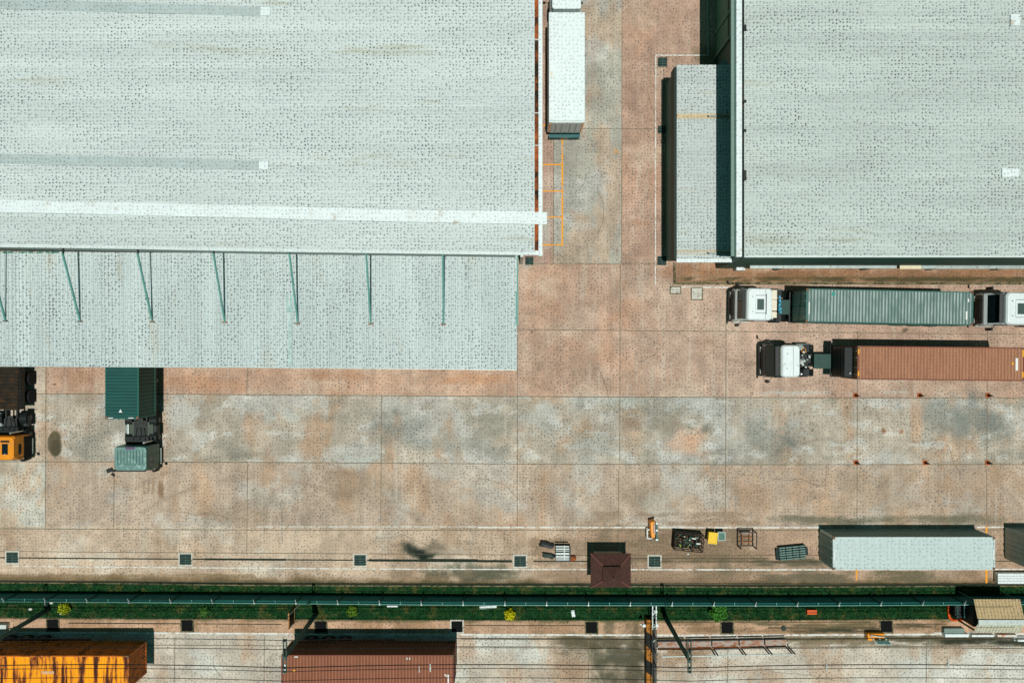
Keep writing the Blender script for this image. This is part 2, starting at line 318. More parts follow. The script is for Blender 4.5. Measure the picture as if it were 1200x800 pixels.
    band(625, 690, 666, 682, (140,116,92), .6, 823); band(700, 900, 652, 658, (104,92,70), .6, 824); band(885, 962, 655, 664, (88,86,68), .8, 825); band(700, 900, 640, 652, (150,126,100), .5, 826); band(630, 860, 672, 684, (150,126,102), .5, 827)
    band(900, 1140, 604, 613, (104,102,82), .6, 828); band(-40, 300, 672, 682, (130,108,76), .6, 829)
    for (ax_, ay_, rad) in ((905,250,178),(905,250,206),(560,255,150),(560,255,176),(300,800,240),(300,800,268),(1010,760,250),(1010,760,276)):
        d = np.abs(np.hypot(X-ax_, Y-ay_)-rad); q_ = (Y > 312)*(Y < 612)*(Y > (432 if ax_ == 560 else 312)); blend((120,104,88), q_*sm(-d, -4.5, 0)*.22*sm(fbm(X, Y, 40, 40, int(ax_+rad)), .42, .62))
    for k_ in range(160):
        ox, oy = rng.uniform(-20,1220), rng.uniform(310,615); rr_ = rng.uniform(.6,2.2); blend((70,64,54), .5*sm(-np.hypot(X-ox, Y-oy), -rr_, -rr_*.4))
    # broad tyre sweep marks on the lower road
    for r0 in (24, 38, 52, 70):
        d = np.abs(np.hypot((X-640)*1.0, (Y-830))-r0*1.9); blend((206,190,166), (Y > 752)*sm(-d, -3, 0)*.35*sm(fbm(X, Y, 12, 12, 701), .4, .6))
    L_ = C.mean(axis=2, keepdims=True); C = C*.95+L_*.05
    return np.clip(C*np.array((1.015,1.005,.995)), 8, 240)

xs = np.arange(-46, 46.01, .1); ys = np.arange(-33, 33.01, .1)
GX, GY = np.meshgrid(xs, ys); ny_, nx_ = GX.shape
PX = GX*PPM+600; PY = 400-GY*PPM
cc = ground_colour(PX, PY)/255.0
cc = np.where(cc <= .04045, cc/12.92, ((cc+.055)/1.055)**2.4)
me = bpy.data.meshes.new('yard_paving')
nv = nx_*ny_; me.vertices.add(nv)
co = np.zeros((nv, 3), np.float32); co[:,0] = GX.ravel(); co[:,1] = GY.ravel(); me.vertices.foreach_set('co', co.ravel())
ii = (np.arange(ny_-1)[:,None]*nx_+np.arange(nx_-1)[None,:]).ravel()
quads = np.stack([ii, ii+1, ii+nx_+1, ii+nx_], 1).astype(np.int32)
me.loops.add(quads.size); me.loops.foreach_set('vertex_index', quads.ravel())
me.polygons.add(len(quads)); me.polygons.foreach_set('loop_start', np.arange(0, quads.size, 4, dtype=np.int32))
me.polygons.foreach_set('loop_total', np.full(len(quads), 4, np.int32)); me.update(calc_edges=True)
ca = me.color_attributes.new('tint', 'FLOAT_COLOR', 'POINT')
cb = np.ones((nv, 4), np.float32); cb[:,:3] = cc.reshape(-1, 3); ca.data.foreach_set('color', cb.ravel())
m, n, l, b = new_mat('stained_concrete')
at = n.new('ShaderNodeAttribute'); at.attribute_name = 'tint'
tc = n.new('ShaderNodeTexCoord')
nz = n.new('ShaderNodeTexNoise'); nz.inputs['Scale'].default_value = 7; nz.inputs['Detail'].default_value = 8; nz.inputs['Roughness'].default_value = .75
l.new(tc.outputs['Object'], nz.inputs['Vector'])
mr = n.new('ShaderNodeMapRange'); mr.inputs['From Min'].default_value = .3; mr.inputs['From Max'].default_value = .7; mr.inputs['To Min'].default_value = .80; mr.inputs['To Max'].default_value = 1.16
l.new(nz.outputs[0], mr.inputs['Value'])
mm = n.new('ShaderNodeMixRGB'); mm.blend_type = 'MULTIPLY'; mm.inputs[0].default_value = 1; l.new(at.outputs['Color'], mm.inputs[1]); l.new(mr.outputs[0], mm.inputs[2])
out = speckle(n, l, mm.outputs[0], tc.outputs['Object'], 4.1, .62, .31, .7)
l.new(out, b.inputs['Base Color']); b.inputs['Roughness'].default_value = .9; b.inputs['Specular IOR Level'].default_value = .15
bp = n.new('ShaderNodeBump'); bp.inputs['Strength'].default_value = .25; bp.inputs['Distance'].default_value = .02; l.new(nz.outputs[0], bp.inputs['Height']); l.new(bp.outputs[0], b.inputs['Normal'])
me.materials.append(m)
yard = bpy.data.objects.new('yard_paving', me); COL.objects.link(yard); struct(yard, 'stained brown and grey concrete yard slabs')

def strip(mb, pts, wpx, z, gap=None):
    """a painted line or joint along photo-pixel points, width in pixels"""
    for (a, b_) in zip(pts[:-1], pts[1:]):
        p = gp(a[0], a[1]); q = gp(b_[0], b_[1]); d = (q-p).normalized(); nrm = Vector((-d.y, d.x, 0))*wpx/PPM/2
        mb.add([(p-nrm)+Vector((0,0,z)), (p+nrm)+Vector((0,0,z)), (q+nrm)+Vector((0,0,z)), (q-nrm)+Vector((0,0,z))], [(0,3,2,1)])
    return mb
def along(f, x0, x1, step=60, dy=0):
    k = max(1, int(abs(x1-x0)/step)); return [(x0+(x1-x0)*i/k, float(f(x0+(x1-x0)*i/k))+dy) for i in range(k+1)]
J = MB(); z = .004
for pts in [along(J463, -40, 606), along(J463, 606, 1240), along(J543, -40, 1240), along(L_A, -40, 1240, dy=3)]: strip(J, pts, .9, z)
strip(J, [(606,386),(1240,392)], .8, z); strip(J, [(620,309),(786,309)], .7, z); strip(J, [(636,151),(790,151)], .6, z)
for x, y0, y1 in [(54,428,617),(134,541,617),(290,541,650),(447,464,617),(290,428,464),(607,309,617),(729,-10,309),(649,150,309),(727,309,540),(851,333,600),(851,617,650),(1005,388,610),(1157,388,610),(649,-10,20),(725,550,640),(134,428,470),(1157,618,620),
                  (310,745,810),(205,745,810),(690,745,810),(960,790,810),(1086,742,810),(853,760,810)]:
    strip(J, [(x,y0),(x-.8,y1)], .8, z+.0006)
CR = MB(); random.seed(21)
for cx_, cy_, ang, ln in ((470,330,0,0),(700,430,1.2,60),(905,560,.2,70),(330,585,1.5,50),(560,560,.4,60),(780,400,2.4,40),(210,600,.1,60),(1110,520,1.3,50),(700,220,1.5,70),(760,110,1.2,60),(440,630,.2,70),(620,790,1.2,40),(900,785,.1,80),(250,770,1.4,30)):
    pts = [(cx_,cy_)]; a_ = ang
    for k in range(int(ln/5)):
        a_ += random.uniform(-.45,.45); a_ += (ang-a_)*.3; pts.append((pts[-1][0]+5*math.cos(a_), pts[-1][1]+5*math.sin(a_)))
    if len(pts) > 2: strip(CR, pts, .45, .0036)
struct(CR.build('crack', mat('crack_dark', S(104,92,76), .95, 0, .3, 4)), 'hairline cracks in the concrete')
struct(J.build('paving_joint', mat('joint_tar', S(112,106,88), .9, 0, .4, 3, S(150,136,112), .35, 1.2)), 'thin dark joints between the concrete slabs')
# drainage channel and kerb lines
D = MB(); strip(D, along(DR, -40, 600), 1.4, .005); strip(D, along(DR, 240, 335), 2.4, .0055); strip(D, along(DR, 432, 600), 2.8, .0055); strip(D, along(DR, 500, 560, dy=-.6), 3.4, .0058); strip(D, along(DR, 625, 688), 1.4, .005); strip(D, along(DR, 880, 958), 1.6, .005)
strip(D, along(KERB, -40, 1240), 1.5, .005); strip(D, along(GRS, 80, 215, dy=6), 1.2, .005); strip(D, along(GRS, 230, 330, dy=6), .9, .005)
strip(D, along(GRS, 545, 690, dy=6), .9, .005)
strip(D, [(778,80),(778,305)], .7, .005); strip(D, [(786,300),(786,300.5)], .8, .005)
struct(D.build('drain_channel', mat('channel_dark', S(36,46,34), .9, 0, .4, 3)), 'narrow dark drainage channels in the paving')
D2 = MB(); strip(D2, along(DR, 765, 1240), 1.2, .006); strip(D2, along(DR, -40, 1240, dy=-7.5), .6, .006); strip(D2, along(DR, 700, 900, dy=-4), .8, .006)
strip(D2, [(785,728.5),(1020,728.5)], 1.0, .006); strip(D2, [(900,735),(1030,736)], 1.6, .006); strip(D2, [(1050,731),(1110,731)], 1.0, .006); strip(D2, along(WL3, 770, 1240, dy=5), 2.2, .006); strip(D2, along(WL3, -40, 1240, dy=14), .7, .006); strip(D2, along(WL3, 540, 760, dy=5), 1.5, .006)
struct(D2.build('damp_seam', mat('seam_dark', S(92,84,60), .9, 0, .4, 3)), 'worn dark seams beside the drains')
Wl = MB()
strip(Wl, along(L_A, 300, 560, dy=-.8), .9, .007); strip(Wl, along(L_A, 560, 757), 1.6, .007); strip(Wl, along(L_A, 772, 962), 1.6, .007); strip(Wl, along(L_A, 1145, 1178), 1.6, .007)
strip(Wl, along(L_B, 15, 812), 1.3, .007); strip(Wl, along(L_B, 815, 1240), 1.6, .007); strip(Wl, along(WL3, -40, 1240), 1.9, .007)
strip(Wl, [(768,65),(828,65)], 1.3, .007); strip(Wl, [(768.5,66),(768,334)], 1.1, .007); strip(Wl, [(786,336),(856,337)], 1.4, .007); strip(Wl, [(606.5,390),(606,392)], .8, .007)
strip(Wl, [(1095,742),(1108,742)], 3, .008); strip(Wl, [(729,0),(728,309)], .9, .0045)
struct(Wl.build('white_line', line_w), 'worn white painted lines on the concrete')
Yl = MB(); strip(Yl, [(659,157),(659,288)], 1.9, .009)
for y in (193,224,254.5): strip(Yl, [(636,y),(658.2,y)], 1.5, .009)
strip(Yl, [(634,287),(658,287)], 1.5, .0095); strip(Yl, [(636,147),(643,147)], 1.6, .009)
strip(Yl, [(1003.8,667),(1003.8,680)], 1.8, .009); strip(Yl, [(1156,667.5),(1156,683)], 2.4, .009); strip(Yl, [(1156,617),(1156,624)], 2.2, .009)
struct(Yl.build('yellow_line', line_y), 'yellow painted bay lines on the concrete')
# raised kerb round the planting strip south of the east building
K = MB(); K.box(gx(789), gx(791.5), gy(333), gy(308), 0, .12); K.box(gx(791.5), gx(1240), gy(333.5), gy(331), 0, .12)
struct(K.build('kerb', conc_old), 'low mossy kerb south of the east warehouse')
K = MB()
for a, b_ in zip(along(KERB, -40, 1240, 40, dy=1.9)[:-1], along(KERB, -40, 1240, 40, dy=1.9)[1:]): K.bar(gp(*a, .02), gp(*b_, .02), .09, .12)
struct(K.build('verge_kerb', conc_old), 'thin concrete edging along the grass verge')

# ------------------------------------------------------------------ grass verge
m, n, l, b = new_mat('grass_blades')
tc = n.new('ShaderNodeTexCoord'); nz = n.new('ShaderNodeTexNoise'); nz.inputs['Scale'].default_value = .9; nz.inputs['Detail'].default_value = 8; nz.inputs['Roughness'].default_value = .8
l.new(tc.outputs['Object'], nz.inputs['Vector']); cr = n.new('ShaderNodeValToRGB'); l.new(nz.outputs[0], cr.inputs[0])
e = cr.color_ramp.elements; e[0].position = .38; e[0].color = (*S(8,52,24),1); e[1].position = .72; e[1].color = (*S(120,104,50),1)
x = e.new(.5); x.color = (*S(20,76,32),1); x = e.new(.58); x.color = (*S(58,96,40),1); x = e.new(.64); x.color = (*S(90,92,46),1)
l.new(cr.outputs[0], b.inputs['Base Color']); b.inputs['Roughness'].default_value = .9; b.inputs['Specular IOR Level'].default_value = .1
grassm = m
g = MB()
def inverge(px): return float(KERB(px))+3, float(GRS(px))-.5
NB = 34000
bx = rng.uniform(-60, 1260, NB); t = rng.random(NB)
V = []; F = []
for i in range(NB):
    lo, hi = inverge(bx[i]); py = lo+(hi-lo)*t[i]+rng.normal()*.5
    x, y = gx(bx[i]), gy(py); h = rng.uniform(.05,.22); a = rng.uniform(0, 6.28); w_ = rng.uniform(.02,.06); lx, ly = rng.normal(0,.09,2)
    k = len(V); V += [(x-w_*math.cos(a), y-w_*math.sin(a), 0), (x+w_*math.cos(a), y+w_*math.sin(a), 0), (x+lx, y+ly, h)]; F.append((k,k+1,k+2))
mesh = bpy.data.meshes.new('grass'); mesh.from_pydata(V, [], F); mesh.materials.append(grassm)
go = bpy.data.objects.new('grass', mesh); COL.objects.link(go); go['kind'] = 'stuff'; go['label'] = 'rough green grass on the narrow verge along the fence'
T = MB()
pa = along(KERB, -60, 1260, 40, dy=3); pb = along(GRS, -60, 1260, 40)
for i in range(len(pa)-1):
    T.add([gp(*pa[i])+Vector((0,0,.012)), gp(*pb[i])+Vector((0,0,.012)), gp(*pb[i+1])+Vector((0,0,.012)), gp(*pa[i+1])+Vector((0,0,.012))], [(0,1,2,3)])
struct(T.build('turf', mat('turf_soil', S(20,60,28), .95, 0, .45, 2.2, S(84,80,42), .3, .9)), 'dark green turf strip under the fence')

# ------------------------------------------------------------------ west warehouse
ZE = 8.5; ZC = 6.0
O = Vector((-25, 12, 0))
wh = root('warehouse', 'large warehouse with pale ribbed roof and long canopy on the left', 'warehouse', O)
def quadline(x, pts): return float(np.interp(x, [p[0] for p in pts], [p[1] for p in pts]))
EAVE = [(-80,287.5),(0,289.4),(150,291.5),(300,294.6),(606,298.6),(640,298.8)]
# corrugated roof, ribs running east-west
def roofsheet(mb, x0, x1, py_n, south, z, pitch, depth, px_pts):
    cols = px_pts; yN = gy(py_n, z)
    k = int((yN-gy(south(x0), z))/pitch)
    rows = []
    for i in range(k*4+1):
        c = i//4; r = i % 4; f = (c+[0,.3,.42,.86][r])/k; d = [0,0,depth,depth][r]
        if i == k*4: f = 1; d = 0
        rows.append((f, d))
    b0 = len(mb.v)
    for f, d in rows:
        for px in cols:
            yS = gy(south(px), z); mb.v.append(Vector((gx(px, z), yN+(yS-yN)*f, z+d+ .0)))
    nc = len(cols)
    for i in range(len(rows)-1):
        for j in range(nc-1):
            mb.f.append((b0+i*nc+j, b0+(i+1)*nc+j, b0+(i+1)*nc+j+1, b0+i*nc+j+1))
sy = lambda px: quadline(px, EAVE)
R = MB(); roofsheet(R, -80, 626.5, -90, sy, ZE, .22, .035, [-80,0,150,300,450,606,626.5])
R.build('roof', roof_w, wh, O)
# walls
yE = lambda px: gy(sy(px), ZE)-.02
Wm = MB()
wp = [(gx(-80,ZE), yE(-80)+.1), (gx(300,ZE), yE(300)+.1), (gx(604,ZE), yE(606)+.1), (gx(604,ZE), yE(606)+1.4), (gx(626,ZE), yE(625)+1.4), (gx(626,ZE), gy(-90,ZE)), (gx(-80,ZE), gy(-90,ZE))]
Wm.prism(wp, 0, ZE-.06); Wm.build('wall', wall_grey, wh, O)
# bright eave flashing along the south edge
Fl = MB()
for a, b_ in zip([-80,0,150,300,450,606],[0,150,300,450,606,636]):
    Fl.bar((gx(a,ZE), gy(sy(a)-1.6,ZE), ZE+.03), (gx(b_,ZE), gy(sy(b_)-1.6,ZE), ZE+.03), .22, .12)
Fl.build('eave_flashing', mat('eave_white', S(212,224,220), .5, 0, .05, 1, sp=.35), wh, O)
# raised white band over the roof, running past the gable
Cp = MB(); BAND = [(-80,240.5),(0,242),(150,245.5),(300,249),(450,253),(641,256.5)]
for (a, ya), (c, yc) in zip(BAND[:-1], BAND[1:]):
    Cp.bar((gx(a,ZE), gy(ya,ZE), ZE+.16), (gx(c,ZE), gy(yc,ZE), ZE+.16), .82, .2)
Cp.build('ridge_cap', white, wh, O)
# skylight strips and pale caps
for (xa, ya), (xb, yb) in [((-80,3),(305,14)), ((-80,184),(303,194))]:
    q = MB().bar((gx(xa,ZE), gy(ya,ZE), ZE+.05), (gx(xb,ZE), gy(yb,ZE), ZE+.05), .66, .04); q.build('skylight', skyl, wh, O)
    q = MB().box(gx(xb+1,ZE), gx(xb+12,ZE), gy(yb-5,ZE), gy(yb+5,ZE), ZE+.02, ZE+.12); q.build('vent_cap', white, wh, O)
# box gutter and gable trim at the east edge
q = MB().box(gx(626.5,ZE), gx(631,ZE), gy(-90,ZE), gy(293.5,ZE), ZE-.35, ZE-.3); q.build('gutter', rust, wh, O)
q = MB().box(gx(631,ZE), gx(635.6,ZE), gy(-90,ZE), gy(300,ZE), ZE-.5, ZE+.1); q.box(gx(626.5,ZE), gx(631,ZE), gy(298.5,ZE), gy(293.8,ZE), ZE-.2, ZE+.1)
q.build('gable_trim', white, wh, O)
for y in (46, 132, 170): 
    MB().box(gx(626.2,ZE), gx(631,ZE), gy(y,ZE), gy(y+1.2,ZE), ZE-.28, ZE+.02).build('gutter_strap', conc, wh, O)
# canopy, ribs running north-south
cN = lambda x: float(np.interp(x, [-80,0,150,300,606], [295.5,296.4,298,299,299.2]))-2
cS = lambda x: float(np.interp(x, [-80,0,300,606], [428.2,429,430.4,433]))
C_ = MB(); b0 = 0; k = int((gx(606,ZC)-gx(-80,ZC))/.26); rows = []
for i in range(k):
    for f, d in ((0,0),(.28,0),(.42,.05),(.86,.05)): rows.append(((i+f)/k, d))
rows.append((1,0))
for f, d in rows:
    px = -80+(606-80*-1)*f if False else -80+686*f
    C_.v.append(Vector((gx(px,ZC), gy(cN(px),ZC), ZC+d+.12))); C_.v.append(Vector((gx(px,ZC), gy(cS(px),ZC), ZC+d)))
for i in range(len(rows)-1): C_.f.append((2*i, 2*i+1, 2*i+3, 2*i+2))
can = C_.build('canopy', roof_c, wh, O)
q = MB()
for a, b_ in ((-80,0),(0,300),(300,605)): q.bar((gx(a,ZC), gy(cS(a)+.2,ZC), ZC-.08), (gx(b_,ZC), gy(cS(b_)+.2,ZC), ZC-.08), .04, .2)
q.build('canopy_fascia', gal, can, O)
q = MB().box(gx(604.2,ZC), gx(607.2,ZC), gy(299,ZC), gy(381,ZC), ZC-.1, ZC+.13); q.build('edge_gutter', teal_rod, can, O)
for x in range(-75,606,86): MB().box(gx(x,ZC)-.08, gx(x,ZC)+.08, gy(302,ZC), gy(428,ZC), ZC-.4, ZC-.1).build('canopy_beam', teal_rod, can, O)
MB().box(gx(338,ZC), gx(342.5,ZC), gy(346,ZC), gy(429,ZC), ZC+.075, ZC+.10).build('patch_strip', mat('patch_green', S(176,200,194), .6, 0, .15, 2, sp=.4), can, O)
MB().box(gx(336.5,ZC), gx(343.5,ZC), gy(345,ZC), gy(366,ZC), ZC+.103, ZC+.115).build('patch_strip', mat('patch_green2', S(160,192,184), .6, 0, .15, 2, sp=.4), can, O)
# tie rods from wall brackets down to the canopy
TR = [(6.5,376,-14.5),(94,376.5,73.2),(178.5,377,161),(263.5,377.5,250),(349,379,339),(434.5,379.5,429),(519.8,380,518.7)]
for ax, ay, tx in TR:
    pA = gp(ax, ay, ZC+.1); pT = gp(tx, 296.5, 8.2)
    r_ = MB().bar(pA, pT, .11, .11); ro = r_.build('tie_rod', teal_rod, wh, O)
    MB().box(pA.x-.17, pA.x+.17, pA.y-.05, pA.y+.05, ZC+.06, ZC+.14).build('anchor_plate', rust, ro, O)
    yb_ = pT.y+.35
    MB().box(pT.x-.05, pT.x+.05, pT.y-.05, yb_, 8.05, 8.2).build('bracket', dark, ro, O)
# lumpy hose lying in the joint of wall and canopy
q = MB(); pts = [gp(-40+x*6, 295.6+(x % 3-1)*.25, ZC+.28) for x in range(19)]
q.tube(pts, .06, 6); tag(q.build('hose', mat('hose_teal', S(70,128,112), .6, 0, .5, 4, S(220,220,200), .35, 5)), 'teal and white hose lying where the canopy meets the warehouse wall', 'hose')
# dark columns seen at the corner
q = MB().box(gx(609,0), gx(612,0), gy(310), gy(302), 0, 5.6); q.build('downpipe', gal, wh, O)

# ------------------------------------------------------------------ east warehouse and its lean-to
O2 = Vector((32, 20, 0))
eh = root('warehouse', 'large warehouse with pale ribbed roof and white gutter, upper right', 'warehouse', O2)
ES = [(866,301),(1000,301),(1240,302)]
R = MB(); roofsheet(R, 872, 1250, -90, lambda p: quadline(p, ES)-1.0, ZE, .26, .04, [872,960,1080,1250]); R.build('roof', roof_e, eh, O2)
q = MB().box(gx(839,0), gx(1240,0), gy(314.6), gy(-60), 0, ZE-.12); q.build('wall', wall_teal, eh, O2)
q = MB().box(gx(862.5,ZE), gx(869,ZE), gy(-90,ZE), gy(301,ZE), ZE-.3, ZE+.1); q.build('gable_trim', white, eh, O2)
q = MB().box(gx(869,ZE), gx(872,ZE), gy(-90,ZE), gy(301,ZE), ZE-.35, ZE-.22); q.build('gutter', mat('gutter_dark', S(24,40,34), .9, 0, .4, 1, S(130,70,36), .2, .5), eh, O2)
q = MB().box(gx(858.5,ZE), gx(862.5,ZE), gy(-90,ZE), gy(299.5,ZE), ZE-.55, ZE-.35); q.build('soffit_edge', mat('soffit_grey', S(120,146,136), .7, 0, .1, 1, stretch=(1,8,1)), eh, O2)
q = MB().box(gx(872,ZE), gx(1250,ZE), gy(301.6,ZE), gy(299.6,ZE), ZE-.2, ZE+.07); q.build('eave_flashing', mat('eave_white', S(212,224,220)), eh, O2)
for (x_, y_, w_, h_) in ((1183,18,11,13),(1173,198,20,10)): MB().box(gx(x_,ZE),gx(x_+w_,ZE),gy(y_+h_,ZE),gy(y_,ZE),ZE+.045,ZE+.14).build('vent_cap', white, eh, O2)
for a, b_ in ((30,37),(152,155),(118,121),(200,212)):
    MB().box(gx(870.5,ZE), gx(874,ZE), gy(a,ZE), gy(b_,ZE), ZE-.2, ZE+.16).build('rainwater_head', dark, eh, O2)
yw = gy(314.6)
q = MB().box(gx(868), gx(1033,0), yw-.22, yw-.002, 2.3, 2.45); q.box(gx(1037,0), gx(1240,0), yw-.25, yw-.002, 2.3, 2.45)
q.build('door_hood', gal, eh, O2)
MB().box(gx(1036), gx(1060), yw-.27, yw-.003, 2.46, 2.52).build('hood_patch', mat('cream_patch', S(224,214,180)), eh, O2)
for x in (905,1007,1084,1160): MB().box(gx(x), gx(x+6), yw-.14, yw-.003, 0, 2.2).build('downpipe', mat('teal_pipe', S(30,110,100)), eh, O2)
for (xx, ww, c_) in ((837,10,'panel_a'),):
    MB().box(gx(839)-.05, gx(839)-.003, gy(66), gy(2), .2, 3.6).build('roller_door', mat('door_teal', S(72,124,106), .6, 0, .12, 1, stretch=(1,1,8)), eh, O2)
for y in (-6, 40, 68):
    MB().box(gx(839)-.16, gx(839)-.003, gy(y+1.5), gy(y), 0, 7.6).build('downpipe', mat('pipe_grey_green', S(110,150,136)), eh, O2)
q = MB()
q.cyl((gx(830), gy(66), .03), (gx(829), gy(-10), .03), .05, 8); q.build('ground_pipe', gal, eh, O2)

ZA = 4.5; O3 = Vector((gx(820,ZA), gy(190,ZA), 0))
an = root('lean_to', 'long narrow shed with pale ribbed roof against the upper right warehouse', 'shed', O3)
R = MB(); xa, xb = gx(793,ZA), gx(839,0)
R.corr((xb, gy(307,ZA), ZA), (0,1,0), (xa-xb,0,0), (0,0,1), gy(76,ZA)-gy(307,ZA), 1, .3, .035)
R.v = [Vector((v.x, v.y, v.z)) for v in R.v]; R.build('roof', mat('roof_sheet_shed', S(194,204,200), .55, 0, .06, .4, S(190,188,168), .12, .4, (.3,1.6,1), .2, sp=.72, sps=4.3), an, O3)
q = MB().box(xa+.06, xb-.01, gy(303.5,ZA)+.35, gy(76,ZA)-.06, 0, ZA-.06); q.build('wall', wall_teal, an, O3)
q = MB().box(xa-.02, xb-.01, gy(307.5,ZA), gy(303.5,ZA), ZA-.06, ZA+.07); q.build('eave_flashing', white, an, O3)
for y, h in ((133.5,6),(293,2),(297,1)): MB().box(xa, xb-.02, gy(y+h,ZA), gy(y,ZA), ZA+.036, ZA+.05).build('flashing_strip', mat('tan_strip', S(204,186,150), .7, 0, .1, 2, sp=.5), an, O3)
for y in (136, 296): 
    q = MB().box(gx(828.5,ZA), xb-.05, gy(y+2,ZA), gy(y,ZA), ZA+.055, ZA+.12); d = q.build('vent_duct', dark, an, O3)
    MB().box(gx(830,ZA), xb-.1, gy(y+1.6,ZA), gy(y+.5,ZA), ZA+.121, ZA+.14).build('duct_lid', gal, d, O3)
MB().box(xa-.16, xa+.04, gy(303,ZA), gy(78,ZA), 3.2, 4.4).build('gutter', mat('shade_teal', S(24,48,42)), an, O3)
q = MB(); q.add([(gx(839,0)-.9, gy(76,ZA)+.05, 4.1), (gx(839,0)-.02, gy(76,ZA)+.05, 4.1), (gx(839,0)-.45, gy(70,ZA)+.2, 4.1), (gx(839,0)-.9, gy(76,ZA)+.05, 4.16), (gx(839,0)-.02, gy(76,ZA)+.05, 4.16), (gx(839,0)-.45, gy(70,ZA)+.2, 4.16)], [(0,2,1),(3,4,5),(0,1,4,3),(1,2,5,4),(2,0,3,5)])
q.build('gusset', wall_edge, an, O3)

# small service items beside it
q = MB().box(gx(863,.9), gx(873.5,.9), gy(316.8,.9), gy(312.6,.9), .12, .9); ac = q.build('air_conditioner', white, None, (0,0,0), .03)
tag(ac, 'small white box unit on the ground below the corner of the upper right warehouse', 'air conditioner')
def cover(x, y, wpx, hpx, slats, frame, lab, name='drain_grate', cat='drain grate', grp='drain grates in the yard', rot=0, deep=False):
    loc = gp(x, y); r_ = root(name, lab, cat, loc, rot, grp)
    w2, h2 = wpx/PPM/2, hpx/PPM/2; f = .1
    if frame:
        q = MB().box(-w2-f, w2+f, -h2-f, -h2, 0, .035).box(-w2-f, w2+f, h2, h2+f, 0, .035).box(-w2-f, -w2, -h2, h2, 0, .035).box(w2, w2+f, -h2, h2, 0, .035)
        q.build('frame', frame, r_)
    MB().box(-w2, w2, -h2, h2, .002, .009).build('pit', pit_m, r_)
    if slats:
        q = MB(); k = slats
        for i in range(k): q.box(-w2+.02, w2-.02, -h2+(i+.2)*2*h2/k, -h2+(i+.68)*2*h2/k, .012, .034)
        q.box(-.02, .02, -h2, h2, .02, .0345)
        q.build('grille', grate_m, r_)
    return r_
labs = ['drain grate in a pale frame at the far left of the upper drain line','drain grate second from the left on the upper drain line','drain grate in the upper drain line, left of the small dark oil patch','drain grate left of the pile of silver slats','drain grate just right of the brown hipped guardhouse roof']
for (x, y), lb in zip([(14.5,652.8),(217.5,655),(422,656),(609.5,657.2),(767,657.5)], labs): cover(x, y, 13.5, 12.5, 6, conc, lb)
labs2 = ['square pit beside the yellow shrub, above the orange container','square pit right of the orange container','square pit in the shadow at the left of the brown container','square pit at the right of the brown container','square pit left of the black and yellow striped barrier','square pit just below the round green shrub','square pit above the small orange trolley']
for (x, y), lb in zip([(62,731.8),(219.5,732.4),(376,733.8),(535.5,733.6),(693.2,734.6),(852,734.8),(1038.5,733.4)], labs2):
    cover(x, y, 13, 13, 0, conc_old if x != 535.5 else conc, lb, 'catch_pit', 'drain pit', 'open square pits in the lower apron')
for x, y, s_, lb in [(620.3,305.5,9.5,'dark square grate below the corner of the left warehouse roof'),(776.3,73,11,'dark square grate at the upper corner of the shed drain line'),(775.3,152,9,'dark square grate halfway along the left side of the shed'),(775.5,305.5,10.5,'dark square grate at the lower left corner of the shed')]:
    cover(x, y, s_, s_, 5, None, lb, 'drain_grate', 'drain grate', 'grates round the shed')
for x, y, a, b_, lb in [(791.5,340,11,7,'low pale manhole slab on the white line below the shed'),(816.5,344,12,13,'pale square manhole cover in two halves, left of the white truck cab')]:
    r_ = root('manhole_cover', lb, 'manhole', gp(x,y))
    w2, h2 = a/PPM/2, b_/PPM/2
    MB().box(-w2-.08, w2+.08, -h2-.08, h2+.08, .002, .02).build('frame', conc_old, r_)
    MB().box(-w2, w2, .012, h2, .02, .05).box(-w2, w2, -h2, -.012, .02, .05).build('slab', conc, r_)

